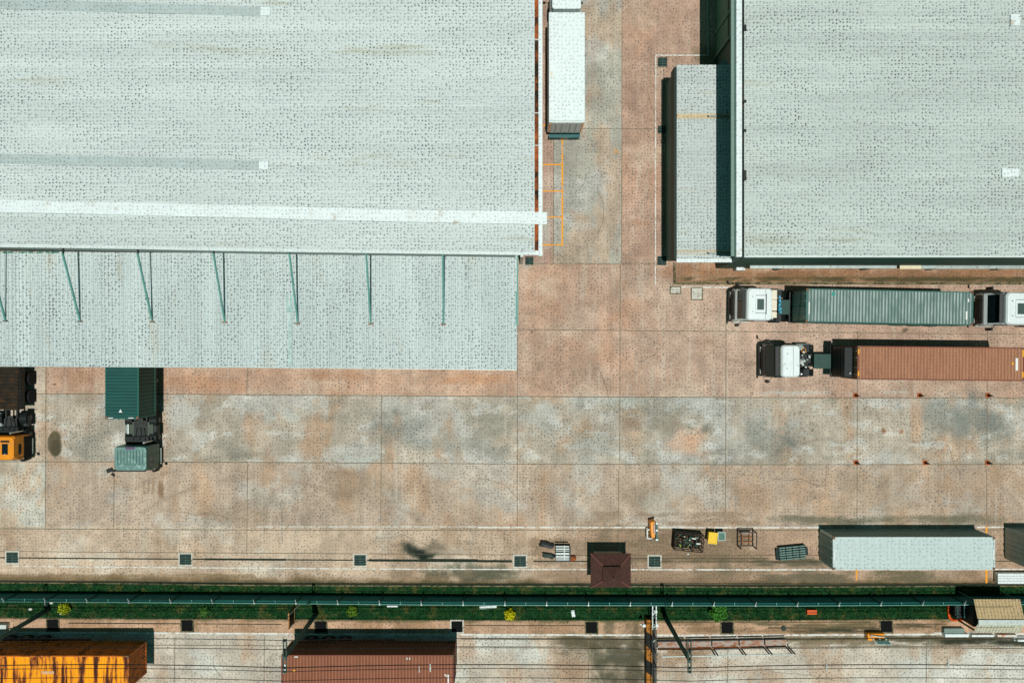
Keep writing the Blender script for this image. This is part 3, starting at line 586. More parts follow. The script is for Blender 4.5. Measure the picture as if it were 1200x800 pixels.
# ------------------------------------------------------------------ shipping containers
def container(label, px, py, zb, zt, L, rz, main, roofm=None, frm=None, W=2.44, doors_front=True, marks=None, shaded_side=None, group='shipping containers', plain_roof=False):
    """px,py: centre of the roof in the photo"""
    c = gp(px, py, zt); H = zt-zb
    r_ = root('shipping_container', label, 'container', (c.x, c.y, zb), rz, group)
    a, b_ = L/2, W/2; roofm = roofm or main; frm = frm or main
    q = MB(); pw = .09
    for s in (-1,1):
        q.box(-a+.16, a-.16, s*(b_-.04)-.04, s*(b_-.04)+.04, H-.1, H-.01); q.box(-a+.16, a-.16, s*(b_-.06)-.06, s*(b_-.06)+.06, .02, .17)
        q.box(s*(a-.05)-.05, s*(a-.05)+.05, -b_+.16, b_-.16, H-.14, H-.012); q.box(s*(a-.06)-.06, s*(a-.06)+.06, -b_+.16, b_-.16, .02, .17)
        for t in (-1,1): q.box(s*(a-.07)-.07, s*(a-.07)+.07, t*(b_-.07)-.07, t*(b_-.07)+.07, .12, H-.12)
    q.build('frame', frm, r_)
    q = MB()
    if plain_roof: q.corr((-a+.1, -b_+.08, H-.045), (1,0,0), (0,1,0), (0,0,1), L-.2, W-.16, .5, .008)
    else: q.corr((-a+.1, -b_+.08, H-.055), (1,0,0), (0,1,0), (0,0,1), L-.2, W-.16, .235, .03)
    q.build('roof', roofm, r_)
    for s in (-1,1):
        q = MB(); q.corr((-a+.14, s*(b_-.02), .16), (1,0,0), (0,0,1), (0,-s,0), L-.28, H-.26, .28, .04); q.build('side_wall', shaded_side or main, r_)  # walls take a darker copy of the paint, shade put into the colour
    q = MB(); q.corr((a-.02, -b_+.14, .16), (0,1,0), (0,0,1), (-1,0,0), W-.28, H-.3, .28, .04); q.build('end_wall', shaded_side or main, r_)
    for s in (-1,1):
        q = MB().box(-a-.005, -a+.05, min(s*.015, s*(b_-.14)), max(s*.015, s*(b_-.14)), .17, H-.14); d = q.build('door', main, r_, (0,0,0), .01)
        for t in (.35,.85):
            MB().cyl((-a-.04, s*t, .1), (-a-.04, s*t, H-.08), .022, 6).build('locking_bar', gal, d)
    for s in (-1,1):
        for t in (-1,1):
            for z_ in (.0, H-.12):
                MB().box(s*a-s*.18, s*a+s*.003, t*b_-t*.165, t*b_+t*.003, z_, z_+.12).build('corner_casting', mat('casting_rust', S(120,92,70), .8, 0, .3, 5), r_)
    if marks:
        for (u, v, lu, lv, m_) in marks: MB().box(u-lu/2, u+lu/2, v-lv/2, v+lv/2, H-.016, H-.006).build('marking', m_, r_)
    return r_
wmark = mat('mark_white', S(230,232,226), .6, 0, .03, 3)
ymark = mat('mark_yellow', S(246,176,30), .6, 0, .05, 3)
tealC = mat('container_teal', S(20,104,90), .5, 0, .12, 1.2, S(60,110,100), .1, 1.5)
paleteal = mat('container_faded_green', S(150,176,166), .55, 0, .1, 3, S(80,132,118), .4, 1.0, (1,.22,1))
m, n, l, b = new_mat('container_faded_ribs'); tc = n.new('ShaderNodeTexCoord'); sx_ = n.new('ShaderNodeSeparateXYZ'); l.new(tc.outputs['Object'], sx_.inputs[0])
mr = n.new('ShaderNodeMapRange'); mr.inputs['From Min'].default_value = 2.832; mr.inputs['From Max'].default_value = 2.85; l.new(sx_.outputs[2], mr.inputs['Value'])
mp = n.new('ShaderNodeMapping'); mp.inputs['Scale'].default_value = (1,.3,1); l.new(tc.outputs['Object'], mp.inputs[0])
nz = n.new('ShaderNodeTexNoise'); nz.inputs['Scale'].default_value = 2.6; nz.inputs['Detail'].default_value = 7; l.new(mp.outputs[0], nz.inputs['Vector'])
m2_ = n.new('ShaderNodeMapRange'); m2_.inputs['From Min'].default_value = .36; m2_.inputs['From Max'].default_value = .6; m2_.inputs['To Min'].default_value = .35; l.new(nz.outputs[0], m2_.inputs['Value'])
mt = n.new('ShaderNodeMath'); mt.operation = 'MULTIPLY'; l.new(mr.outputs[0], mt.inputs[0]); l.new(m2_.outputs[0], mt.inputs[1])
mx = n.new('ShaderNodeMixRGB'); mx.inputs[1].default_value = (*S(72,106,98),1); mx.inputs[2].default_value = (*S(160,175,169),1); l.new(mt.outputs[0], mx.inputs[0]); l.new(mx.outputs[0], b.inputs['Base Color']); b.inputs['Roughness'].default_value = .6
fadedR = m
palet = mat('container_green_shaded', S(56,104,94), .6, 0, .12, 2)
brownC = mat('container_brown', S(166,102,72), .6, 0, .09, 1.2, S(140,84,56), .2, 1.4, (3,.5,1), .2)
brownD = mat('container_brown_shaded', S(124,70,50), .65, 0, .1, 1.2)  # same brown paint darkened to hold the shade of the sides
tanC = mat('container_tan', S(170,118,90), .6, 0, .07, 1.2, S(158,104,76), .2, 1.2, (3,.4,1), .2, sp=.12)
greyC = mat('container_pale_grey', S(190,206,202), .5, 0, .03, .8, sp=.35, sps=3.4)
greySide = mat('container_grey_shaded', S(118,146,140), .6, 0, .08, 2)
greyC2 = mat('container_grey_worn', S(170,180,174), .55, 0, .1, 2)
# orange, rusted
m, n, l, b = new_mat('container_orange_rusted'); tc = n.new('ShaderNodeTexCoord'); mp = n.new('ShaderNodeMapping'); mp.inputs['Scale'].default_value = (1.6,.16,.3)
l.new(tc.outputs['Object'], mp.inputs[0]); nz = n.new('ShaderNodeTexNoise'); nz.inputs['Scale'].default_value = 1.3; nz.inputs['Detail'].default_value = 9; nz.inputs['Roughness'].default_value = .72; l.new(mp.outputs[0], nz.inputs['Vector'])
cr = n.new('ShaderNodeValToRGB'); l.new(nz.outputs[0], cr.inputs[0]); e = cr.color_ramp.elements
e[0].position = .40; e[0].color = (*S(70,38,20),1); e[1].position = .56; e[1].color = (*S(250,168,24),1)
for p_, c_ in ((.455,(124,64,24)),(.475,(184,108,50)),(.495,(226,140,40)),(.51,(248,160,22))): x = e.new(p_); x.color = (*S(*c_),1)
l.new(cr.outputs[0], b.inputs['Base Color']); b.inputs['Roughness'].default_value = .75; b.inputs['Specular IOR Level'].default_value = .2
orangeR = m
orangeS = mat('container_orange_shaded', S(196,104,30), .7, 0, .2, 2, S(110,56,20), .35, 1.5)
def Lpx(n_, z): return n_/PPM*(CAMH-z)/CAMH

# 40 ft on the white cab's trailer
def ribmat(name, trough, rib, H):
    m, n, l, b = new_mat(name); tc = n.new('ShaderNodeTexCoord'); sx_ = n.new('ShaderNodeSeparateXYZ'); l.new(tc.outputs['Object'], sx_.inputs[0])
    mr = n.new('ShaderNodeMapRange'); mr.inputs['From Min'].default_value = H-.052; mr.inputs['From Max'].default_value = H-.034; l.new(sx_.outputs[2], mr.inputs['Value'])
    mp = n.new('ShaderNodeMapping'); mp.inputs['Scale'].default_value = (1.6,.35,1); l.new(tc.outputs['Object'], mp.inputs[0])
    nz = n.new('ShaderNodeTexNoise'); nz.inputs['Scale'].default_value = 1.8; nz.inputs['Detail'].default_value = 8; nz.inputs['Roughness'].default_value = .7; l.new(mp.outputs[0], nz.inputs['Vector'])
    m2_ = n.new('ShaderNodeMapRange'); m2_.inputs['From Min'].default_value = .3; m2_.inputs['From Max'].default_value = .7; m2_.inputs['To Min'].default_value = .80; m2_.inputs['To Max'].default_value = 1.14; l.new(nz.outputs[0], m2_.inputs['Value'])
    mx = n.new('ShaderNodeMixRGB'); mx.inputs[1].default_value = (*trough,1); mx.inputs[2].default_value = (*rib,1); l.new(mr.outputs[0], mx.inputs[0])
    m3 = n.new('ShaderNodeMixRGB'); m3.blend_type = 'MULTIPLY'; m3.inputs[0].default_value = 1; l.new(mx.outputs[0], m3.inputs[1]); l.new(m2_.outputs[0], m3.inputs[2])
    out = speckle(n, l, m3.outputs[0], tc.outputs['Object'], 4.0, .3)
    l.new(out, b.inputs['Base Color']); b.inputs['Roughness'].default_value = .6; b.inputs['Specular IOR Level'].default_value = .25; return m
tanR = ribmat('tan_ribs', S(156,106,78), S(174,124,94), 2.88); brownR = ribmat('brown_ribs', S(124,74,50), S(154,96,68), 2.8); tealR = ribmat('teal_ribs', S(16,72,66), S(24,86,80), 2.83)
c1 = container('faded grey-green container with ribbed roof on the trailer behind the white cab', 1042.6, 359.6, 1.42, 4.3, Lpx(196.2,4.3), math.radians(181.2-180), paleteal, fadedR, palet, shaded_side=palet,
    marks=[(5.6,-.5,.12,.6,wmark),(5.72,.6,.1,.25,wmark),(-5.85,-.2,.08,.9,wmark),(-4.1,.85,.25,.25,mat('patch_teal', S(50,150,140)))] + [(-2.4+x*.35,-.25,.1,1.3,mat('rusty_patch', S(182,168,150), .7, 0, .2, 3, S(196,140,84), .45, 3)) for x in range(0)])
c1.rotation_euler = (0,0,math.radians(-1.2))
c2 = container('tan-brown container on the trailer behind the black cab with white roof', 1103, 425.8, 1.42, 4.3, Lpx(196.5,4.3), math.radians(-.6), tanC, tanR, brownD, shaded_side=brownD,
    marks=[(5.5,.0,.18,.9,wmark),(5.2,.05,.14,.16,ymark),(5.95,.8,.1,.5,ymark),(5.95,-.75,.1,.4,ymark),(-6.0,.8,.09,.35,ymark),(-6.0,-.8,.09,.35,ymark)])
c3 = container('pale grey container standing on the ground beside the white lines', 1071.2, 648.1, .0, 2.62, Lpx(190.2,2.62), 0, greySide, greyC, greyC, shaded_side=greySide, plain_roof=True,
    marks=[(-5.95,-.1,.07,.75,wmark),(5.95,-.1,.07,.75,wmark)])
c4 = container('grey container at the right edge, only its door end showing', 600+(38.47+6.1)*PPM*62/59.38, 400+((635.5-400)*62/59.38), .0, 2.62, 12.19, 0, greyC2, None, greyC2, shaded_side=mat('container_grey_shade', S(140,156,150)))
c5 = container('red-brown container with ribbed roof at the bottom edge', 430.4, 767+20.2, 1.2, 4.0, Lpx(202,4.0), 0, brownC, brownR, brownD, W=2.5, shaded_side=brownD,
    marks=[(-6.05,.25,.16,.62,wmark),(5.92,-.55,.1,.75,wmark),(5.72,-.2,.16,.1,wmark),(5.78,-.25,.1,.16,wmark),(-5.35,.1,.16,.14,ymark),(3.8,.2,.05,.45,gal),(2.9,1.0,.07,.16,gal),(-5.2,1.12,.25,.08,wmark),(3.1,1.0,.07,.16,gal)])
c6 = container('rusty orange container streaked with bare brown metal at lower left', 55, 767.5+20, 1.3, 4.2, 12.19, 0, orangeR, None, orangeS, W=2.44, shaded_side=orangeS, marks=[(.2,.0,.9,.2,mat('primer', S(214,170,130)))])
# line c6 up so its east end is where the photo shows it
c6.location.x = gx(150.8, 4.2)-6.095
c6.rotation_euler = (0,0,0)
for ch in list(c6.children):
    pass
c7 = container('deep green container under the canopy edge with a white triangle on top', 142.6, 392.5, 1.42, 4.25, 12.19, math.radians(90), tealC, tealR, mat('container_teal_frame', S(30,100,88)), shaded_side=mat('container_teal_shaded', S(24,84,74)), marks=None)
ZG = 4.25; ySg = gy(490.8, ZG); c7.location.y = ySg+6.095; c7.location.x = gx(142.7, ZG)
for x, y, a, b_ in ((129.5,489.6,6,1.0),(153.5,489.6,5,1.0)):
    w_ = gp(x, y, ZG); MB().box(-(w_.y-c7.location.y)*-1-.03, (w_.y-c7.location.y)+.03, -(w_.x-c7.location.x)-.18, -(w_.x-c7.location.x)+.18, ZG-1.42-.016, ZG-1.42+.004).build('marking', wmark, c7)
w_ = gp(141.2, 481.5, ZG); u = w_.y-c7.location.y; v = -(w_.x-c7.location.x)
q = MB().prism([(u-.1,v-.13),(u+.14,v),(u-.1,v+.13)], ZG-1.42-.01, ZG-1.42+.006); q.build('marking', wmark, c7)

# ------------------------------------------------------------------ wheels, trailers, tractors, trucks
hubm = mat('hub_grey', S(84,92,88), .6, .1, .2, 6)
def wheel(parent, x, y, r=.5, w=.3, hub=hubm):
    s = 1 if y > 0 else -1
    q = MB().cyl((x, y-w/2, r), (x, y+w/2, r), r, 22); t = q.build('wheel', black, parent, (0,0,0), .03)
    q = MB().cyl((x, y+s*(w/2-.06), r), (x, y+s*(w/2+.015), r), r*.55, 16, r*.4); rim = q.build('rim', hub, t)
    return t
def trailer(label, front, L, y, rz, neck=0, axles=3, group='semi-trailers'):
    """local: x=0 at the front end, runs towards -x; heading +x"""
    r_ = root('trailer', label, 'trailer', (front[0], front[1], 0), rz, group)
    q = MB()
    for s in (-.5,.5): q.box(-L, 0, s-.07, s+.07, .95, 1.3)
    k = int(L/1.2)
    for i in range(k+1): q.box(-i*L/k-.05, -i*L/k+.05, -1.15, 1.15, 1.22, 1.36)
    for s in (-1.14,1.14): q.box(-L, 0, s-.05, s+.05, 1.2, 1.37)
    q.build('chassis', dark, r_)
    if neck: MB().box(0, neck, -.55, .55, 1.12, 1.38).build('gooseneck', mat('neck_teal', S(40,74,66)), r_)
    for a in range(axles):
        for s in (-1,1): wheel(r_, -L+1.2+a*1.3, s*1.05, .5, .32)
    for s in (-1,1): MB().box(-2.6, -2.4, s*.75-.07, s*.75+.07, .15, 1.1).build('landing_leg', gal, r_)
    MB().box(-L-.1, -L-.02, -1.1, 1.1, .5, .68).build('bumper', mat('bumper_grey', S(120,130,126)), r_)
    MB().box(-L*.62, -L*.38, .72, 1.12, .5, .95).build('toolbox', plastic, r_)
    return r_
def ringbox(x0, x1, w, z0, z1, r=.14):                # rounded rectangle section ring in plan
    pts = []
    for cx_, cy_, a0 in ((x1-r, w-r, 0), (x0+r, w-r, 90), (x0+r, -w+r, 180), (x1-r, -w+r, 270)):
        for k in range(4): a = math.radians(a0+k*30); pts.append((cx_+r*math.cos(a), cy_+r*math.sin(a)))
    return pts
def tractor(label, loc, rz, paint, high=3.5, clen=2.3, roofm=None, roofx=(.1,2.2), rear=6.0, hatch=False, group='tractor units', dashes=None, ribbed=False, width=2.46, details=True, windfront=.35, flat=None):
    """local: x=0 at the front bumper, body runs to -x"""
    r_ = root('truck_cab', label, 'truck', loc, rz, group); h = width/2; roofm = roofm or paint
    q = MB()
    for s in (-.42,.42): q.box(-rear, -.6, s-.06, s+.06, .75, 1.0)
    for i in range(5): q.box(-rear+.2+i*.9, -rear+.28+i*.9, -.42, .42, .78, .96)
    q.build('chassis', dark, r_)
    secs = []
    for z_, x1, x0, ww in ((.55,-.05,-clen,h-.03),(1.2,-.0,-clen,h),(1.9,-.05,-clen,h),(2.5,-.05-windfront*.55,-clen,h-.03),(high-.42 if high > 3.2 else high-.15,-.05-windfront,-clen,h-.06)):
        secs.append([(p[0],p[1],z_) for p in ringbox(x0, x1, ww, 0, 0)])
    zt = secs[-1][0][2]
    secs.append([(p[0],p[1],zt+.1) for p in ringbox(-clen+.08, -.05-windfront-.12, h-.16, 0, 0)])
    cab = MB().loft(secs).build('cab_body', paint, r_, (0,0,0), .02)
    # windscreen as a thin panel following the raked front
    q = MB(); q.add([(0,-h+.16,1.6),(0,h-.16,1.6),(-.05-windfront*.95+.06,h-.2,zt-.12),(-.05-windfront*.95+.06,-h+.2,zt-.12),
                     (-.06,-h+.16,1.75),(-.06,h-.16,1.75),(-.1-windfront,h-.2,zt-.12),(-.1-windfront,-h+.2,zt-.12)],
                    [(0,1,2,3),(4,7,6,5),(0,4,5,1),(1,5,6,2),(2,6,7,3),(3,7,4,0)]); q.build('windscreen', glass, cab)
    for s in (-1,1):
        q = MB().box(-1.25, -.45, s*h-.02, s*h+.012, 1.75, zt-.35); q.build('side_window', glass, cab)
        q = MB().box(-1.32, -.3, s*(h+.004)-.012, s*(h+.004)+.012, .75, 1.7); q.build('door', paint, cab, (0,0,0), .01)
        # mirrors on arms
        q = MB().bar((-.25, s*h, zt-.35), (.0, s*(h+.3), zt-.35), .04); q.box(-.08, .04, s*(h+.3)-.11, s*(h+.3)+.11, zt-1.1, zt-.3); q.build('mirror', plastic, cab)
        q = MB().box(.0, .06, s*.85-.2, s*.85+.2, .62, .86); q.build('headlight', mat('lamp_lens', S(220,226,226), .15, 0, .05, 3, spec=.6), cab)
    MB().box(-.5, .1, -h+.02, h-.02, .35, .72).build('bumper', dark, cab, (0,0,0), .04)
    q = MB().box(-.02, .012, -h+.12, h-.12, .74, 1.72); q.build('front_shade_panel', plastic, cab)  # black panel added to hold the shade of the cab front
    q = MB()
    for i in range(5): q.box(.013, .04, -.8, .8, .95+i*.13, 1.03+i*.13)
    q.build('grille', dark, cab)
    MB().obox((-.0-windfront, 0, zt-.02), (.32, 2*h-.3, .05), 0, .25).build('sun_visor', plastic, cab)
    for s in (-1,1):
        MB().bar((.02, s*.75, 1.66), (-.02-windfront*.45, s*.2, 2.15), .025).build('wiper', plastic, cab)
        MB().bar((.0, s*(h-.11), 1.6), (-.06-windfront, s*(h-.16), zt-.1), .05).build('pillar', chrome if paint is not cabwhite else cabwhite, cab)
        MB().bar((-.02, s*(h-.02), 1.3), (-.1, s*(h+.01), 1.5), .05).build('grab_handle', gal, cab)
        MB().box(-1.5, -.3, s*(h+.0)-.05, s*(h+.0)+.05, .3, .42).build('step', gal, r_)
    for yy in (-.8,-.3,.3,.8): MB().box(-.2-windfront, -.12-windfront, yy-.06, yy+.06, zt+.06, zt+.12).build('marker_lamp', mat('amber_lens', S(220,150,60), .3), cab)
    # roof fairing
    x1, x0 = -roofx[0], -roofx[1]
    if flat is None:
        secs = [[(p[0],p[1],zt+.04) for p in ringbox(x0, x1, h-.04, 0, 0, .25)], [(p[0],p[1],(zt+high)/2+.08) for p in ringbox(x0, x1-.04, h-.04, 0, 0, .25)], [(p[0],p[1],high) for p in ringbox(x0+.06, x1-.16, h-.12, 0, 0, .25)]]
        rf = MB().loft(secs).build('roof_fairing', roofm, cab, (0,0,0), .03)
        zr = high
    else: rf = cab; zr = zt+.1
    if ribbed:
        q = MB()
        for i in range(9): q.box(x0+.25, x1-.55, -h+.3+i*(2*h-.6)/8-.02, -h+.3+i*(2*h-.6)/8+.02, zr-.005, zr+.045)
        q.box(x1-.5, x1-.45, -h+.15, h-.15, zr-.005, zr+.03); q.build('rib', mat('rib_dark_teal', S(60,108,100)), rf)
    if flat is None:
        MB().box(x0+.5, x0+.53, -h+.14, h-.14, zr-.003, zr+.006).build('seam', mat('seam_grey2', S(130,142,138)), rf)
        for s in (-.55,.55): MB().cyl((x1-.45, s, zr), (x1-.45, s, zr+.07), .05, 8).build('horn', gal, rf)
    if hatch:
        cx = (x0+x1)/2
        q = MB().box(cx-.42, cx+.32, -.62, .62, zr+.0, zr+.05); hh = q.build('roof_hatch', roofm, rf, (0,0,0), .015)
        MB().box(cx-.3, cx+.2, -.38, .42, zr+.05, zr+.075).build('hatch_glass', mat('hatch_glass', S(72,92,86), .2, 0, .1, 2, spec=.4), hh)
        MB().box(cx-.5, cx-.46, -.75, .75, zr+.0, zr+.05).box(cx-.46, cx+.3, -.66, -.635, zr, zr+.04).box(cx-.46, cx+.3, .635, .66, zr, zr+.04).build('roof_rail', plastic, rf)
    # behind the cab
    q = MB().cyl((-clen-1.6, -1.0, .75), (-clen-.5, -1.0, .75), .32, 16); q.build('fuel_tank', gal, r_)
    q = MB().cyl((-clen-1.4, 1.0, .72), (-clen-.6, 1.0, .72), .28, 16); q.build('air_tank', dark, r_)
    q = MB().box(-rear+.9, -rear+2.2, -.5, .5, 1.02, 1.12); q.box(-rear+.7, -rear+1.2, -.2, .2, 1.1, 1.16); q.build('fifth_wheel', dark, r_)
    for x_ in (-.9,):
        for s in (-1,1): wheel(r_, x_, s*(h-.2), .5, .3)
    for x_ in (-rear+.9, -rear+2.2):
        for s in (-1,1):
            wheel(r_, x_, s*(h-.3), .5, .5)
            q = MB(); n_ = 7
            for i in range(n_):
                a0 = math.pi*(.12+.76*i/n_); a1 = math.pi*(.12+.76*(i+1)/n_)
                q.bar((x_+.62*math.cos(a0), s*(h-.3), .5+.62*math.sin(a0)), (x_+.62*math.cos(a1), s*(h-.3), .5+.62*math.sin(a1)), .55, .03)
            q.build('mudguard', plastic, r_)
    if details:
        q = MB()
        for i, (xx, yy) in enumerate([(-.3,.5),(-.35,.1),(-.3,-.4)]):
            q.tube([(-clen+xx, yy, 1.5), (-clen-.7, yy*.8, 1.15), (-clen-1.2, yy*.6, 1.25)], .03, 6)
        q.build('air_hose', dark, r_)
        MB().cyl((-clen-.25, h-.25, .9), (-clen-.25, h-.25, 2.7), .07, 10).build('exhaust', chrome, r_)
        MB().box(-clen-.55, -clen-.1, -h+.25, h-.5, 1.0, 1.35).build('battery_box', plastic, r_)
    return r_
R180 = math.pi
# white cab, top row
x_f = gx(857, 1.0); yc = gy(356.8, 2.5)
t1 = tractor('white truck cab with a roof hatch, first in the row by the upper right warehouse', (x_f, yc, 0), R180+math.radians(-.8), cabwhite, 3.6, 2.35, None, (.42,2.32), 5.9, hatch=True, windfront=.4)
for yy, s_ in ((.75,.45),(.05,.8),(-.72,.7)):
    MB().box(-2.75, -2.36, yy-s_/2, yy+s_/2, 2.6, 3.3).build('air_deflector', mat('cream_plastic', S(226,218,196), .5, 0, .1, 3), t1, (0,0,0), .03)
q = MB()
for yy in (.65,.35,.05,-.25,-.5): q.obox((-3.45+(.1 if yy > 0 else 0), -yy, 2.0), (.12, .16, .14), .3)
q.tube([(-3.45,.6,1.9),(-3.35,.2,1.95),(-3.5,-.2,1.9),(-3.4,-.6,1.95)], .05, 6); q.build('air_hose', mat('hose_blue', S(60,160,190), .5, 0, .1, 3), t1)
trailer('skeletal trailer under the faded grey-green container', (gx(946,4.3)-.25+.0, gy(358,4.3)), 12.4, 0, R180+math.radians(-1.2), neck=2.0)
t2 = tractor('white truck cab parked behind the faded grey-green container, at the right edge', (gx(1144,1.0), gy(361,2.5)-.05, 0), R180+math.radians(-1.0), cabwhite, 3.75, 2.6, None, (.6,2.6), 6.0, hatch=True, windfront=.55)
t3 = tractor('black truck cab with a white roof fairing, in front of the tan container', (gx(892.5,1.0), gy(422.6,2.0), 0), R180, mat('black_cab_paint', S(30,44,40), .3, 0, .1, 2, spec=.5), 3.35, 2.2, cabwhite, (.72,2.12), 4.4, windfront=.6)
q = MB()
for i in range(14):
    a = 2*math.pi*i/14; c_ = 2*math.pi*(i+1)/14; q.bar((-3.05+.16*math.cos(a), -.78+.16*math.sin(a), 1.5), (-3.05+.16*math.cos(c_), -.78+.16*math.sin(c_), 1.5), .035)
q.build('air_hose', mat('hose_orange', S(224,150,30)), t3)
q = MB()
for i in range(16): q.obox((-2.35-random.random()*1.3, random.uniform(-.7,.7), 1.3+random.random()*.2), (random.uniform(.05,.2), random.uniform(.05,.2), .1), random.random()*3)
q.build('fitting', gal, t3)
trailer('skeletal trailer under the tan-brown container', (gx(1005,4.3)-.75, gy(424.5,4.3)), 12.9, 0, R180+math.radians(-.6), neck=1.3)
shade_box = root('front_shade_box', 'black box added to darken the front of the tan-brown container', 'front_shade_box', (gx(1005,4.3)-.08, gy(424.6,4.3), 1.35), R180+math.radians(-.6))  # black box added so the shaded container front reads dark
MB().box(.02,.62,-1.12,1.12,0,2.35).build('housing', plastic, shade_box, (0,0,0), .04)
for k in range(6): MB().box(.621,.64,-.95,.95,.3+k*.3,.45+k*.3).build('vent', dark, shade_box)
MB().cyl((.3,.8,2.35),(.3,.8,2.6),.06,8).build('exhaust', chrome, shade_box)
# green cab, left
greencab = mat('green_cab_paint', S(34,84,74), .35, 0, .1, 2, spec=.5)
xw = gx(171,2.6); 
t4 = tractor('dark green truck cab with ribbed grey-green roof, left part of the yard', (gx(153.8,2.6)+.0, gy(552,2.2), 0), -math.pi/2, greencab, 2.75, 1.95, mat('cab_roof_teal', S(104,140,132), .45, 0, .12, 3, S(150,186,176), .25, 3), (.12,1.9), 4.6, ribbed=True, windfront=.2)
MB().box(-1.9,-1.72,-.35,.35,2.752,2.77).build('lettering_strip', mat('mauve_mark', S(96,76,108)), t4)
q = MB().bar((-.2,-1.24,2.3),(.1,-1.95,2.35),.05); q.obox((-.1,-1.75,2.3),(.3,.5,.06),.4); q.obox((.25,-1.55,2.2),(.3,.2,.05),.9); q.build('mirror', plastic, t4)
MB().box(-3.6,-2.5,-.95,.95,1.02,1.06).build('deck_plate', mat('deck_olive', S(74,84,70)), t4)
trailer('skeletal trailer under the deep green container', (gx(142.7,ZG), ySg+.1), 12.3, 0, -math.pi/2)
# orange truck, far left
orangecab = mat('orange_cab_paint', S(232,144,14), .4, 0, .08, 2, S(180,100,20), .1, 3, spec=.4)
t5 = tractor('orange truck cab cut off by the left edge of the picture', (gx(5.5,2.4)-.38, gy(540,2.2), 0), -math.pi/2, orangecab, 2.6, 1.9, orangecab, (.12,1.85), 4.0, windfront=.25)
MB().box(-1.35,-.55,.3,.75,2.601,2.615).build('roof_window', glass, t5)
MB().box(-1.6,-1.45,.2,.85,2.601,2.62).build('roof_slot', plastic, t5)
O5 = (gx(4,2.1)-.12, gy(480,2.1), 0)
for s in (-1,1): MB().box(-1.75,-.05, s*1.24-.02, s*1.24+.02, .5, 1.45).build('side_skirt', black, t5)
tb = root('flatbed', 'low dark brown slatted truck body behind the orange cab', 'truck body', O5, -math.pi/2)
dbr = mat('dark_brown_slats', S(44,34,20), .9, 0, .3, 2, S(80,50,20), .2, 2)
q = MB()
for i in range(22): q.box(-.02-i*.28, -.24-i*.28, -1.22, 1.22, 1.9, 2.05)
q.build('slat', dbr, tb); MB().box(-6.2, 0, -1.25, 1.25, 1.3, 1.9).build('body', dark, tb)
for x_ in (-.9,-2.3,-4.2,-5.4):
    for s in (-1,1): wheel(tb, x_, s*1.2, .52, .34, black)

# white box truck, facing north
ZB = 4.05
xb0, xb1 = gx(643.2,ZB), gx(685.6,ZB); yb0 = gy(143,ZB); yb1 = gy(14.5,ZB)
bt = root('box_truck', 'white box truck parked along the left warehouse with grey rear doors', 'truck', ((xb0+xb1)/2, yb0, 0), math.pi/2)
L_ = yb1-yb0; hb = (xb1-xb0)/2; boxw = mat('box_body_white', S(228,240,238), .45, 0, .03, 1.5, S(226,180,120), .05, 1.0, sp=.4, sps=3.6)
body = MB().box(0, L_, -hb, hb, 1.15, ZB).build('cargo_body', boxw, bt, (0,0,0), .04)
MB().box(.05, .13, -hb+.02, hb-.02, ZB-.005, ZB+.03).build('roof_seam', mat('seam_grey', S(200,214,210)), body)
for s in (-1,1):
    d = MB().box(-.05, -.003, min(s*.03, s*(hb-.2)), max(s*.03, s*(hb-.2)), 1.2, ZB-.12).build('door', mat('door_grey', S(214,218,216), .5, 0, .08, 2), body, (0,0,0), .01)
    for t in (.3,.75): MB().cyl((-.09, s*t, 1.15), (-.09, s*t, ZB-.15), .025, 6).build('locking_bar', gal, d)
    for k in range(5): MB().box(-.06, -.002, s*(hb-.12)-.04, s*(hb-.12)+.04, 1.4+k*.5, 1.65+k*.5).build('marker', mat('marker_orange', S(236,140,60)), body)
MB().box(-.03, 0, -hb, hb, ZB-.1, ZB-.01).build('door_header', boxw, body)
for s in (-.45,.45): pass
q = MB(); 
for s in (-.45,.45): q.box(0, L_+2.4, s-.06, s+.06, .75, 1.0)
q.box(.1, L_-.1, -hb+.05, hb-.05, 1.0, 1.14); q.build('chassis', dark, bt)
MB().box(-.35, -.08, -hb+.12, hb-.12, .55, .95).build('bumper', mat('bumper_teal', S(40,96,96), .5, 0, .1, 2), bt, (0,0,0), .03)
MB().box(-.36, -.34, -.35, .35, .7, .82).build('number_plate', mat('plate', S(190,150,110)), bt)
for x_ in (1.4, 2.8, L_+1.3):
    for s in (-1,1): wheel(bt, x_, s*(hb-.2), .48, .3)
secs = []
hc = hb-.16
for z_, a0, a1 in ((.6,L_+.35,L_+2.35),(1.6,L_+.35,L_+2.35),(2.6,L_+.35,L_+2.1),(2.85,L_+.45,L_+1.95)): secs.append([(p[0],p[1]*1.0,z_) for p in ringbox(a0, a1, hc if z_ < 2.8 else hc-.08, 0, 0)])
cb_ = MB().loft(secs).build('cab_body', boxw, bt, (0,0,0), .02)
secs2 = [[(p[0],p[1],z_) for p in ringbox(L_+.38, L_+1.9-.3*k, hc-.1, 0, 0)] for k, z_ in enumerate((2.84,3.4,3.75))]
MB().loft(secs2).build('roof_fairing', boxw, cb_, (0,0,0), .03)
for s in (-1,1):
    q = MB().bar((L_+2.1, s*hc, 2.3), (L_+2.2, s*(hc+.3), 2.3), .04); q.box(L_+2.1, L_+2.2, s*(hc+.3)-.1, s*(hc+.3)+.1, 1.6, 2.35); q.build('mirror', plastic, cb_)
q = MB().add([(L_+2.36,-1.0,1.7),(L_+2.36,1.0,1.7),(L_+2.14,1.0,2.5),(L_+2.14,-1.0,2.5)], [(0,1,2,3)]); q.build('windscreen', glass, cb_)

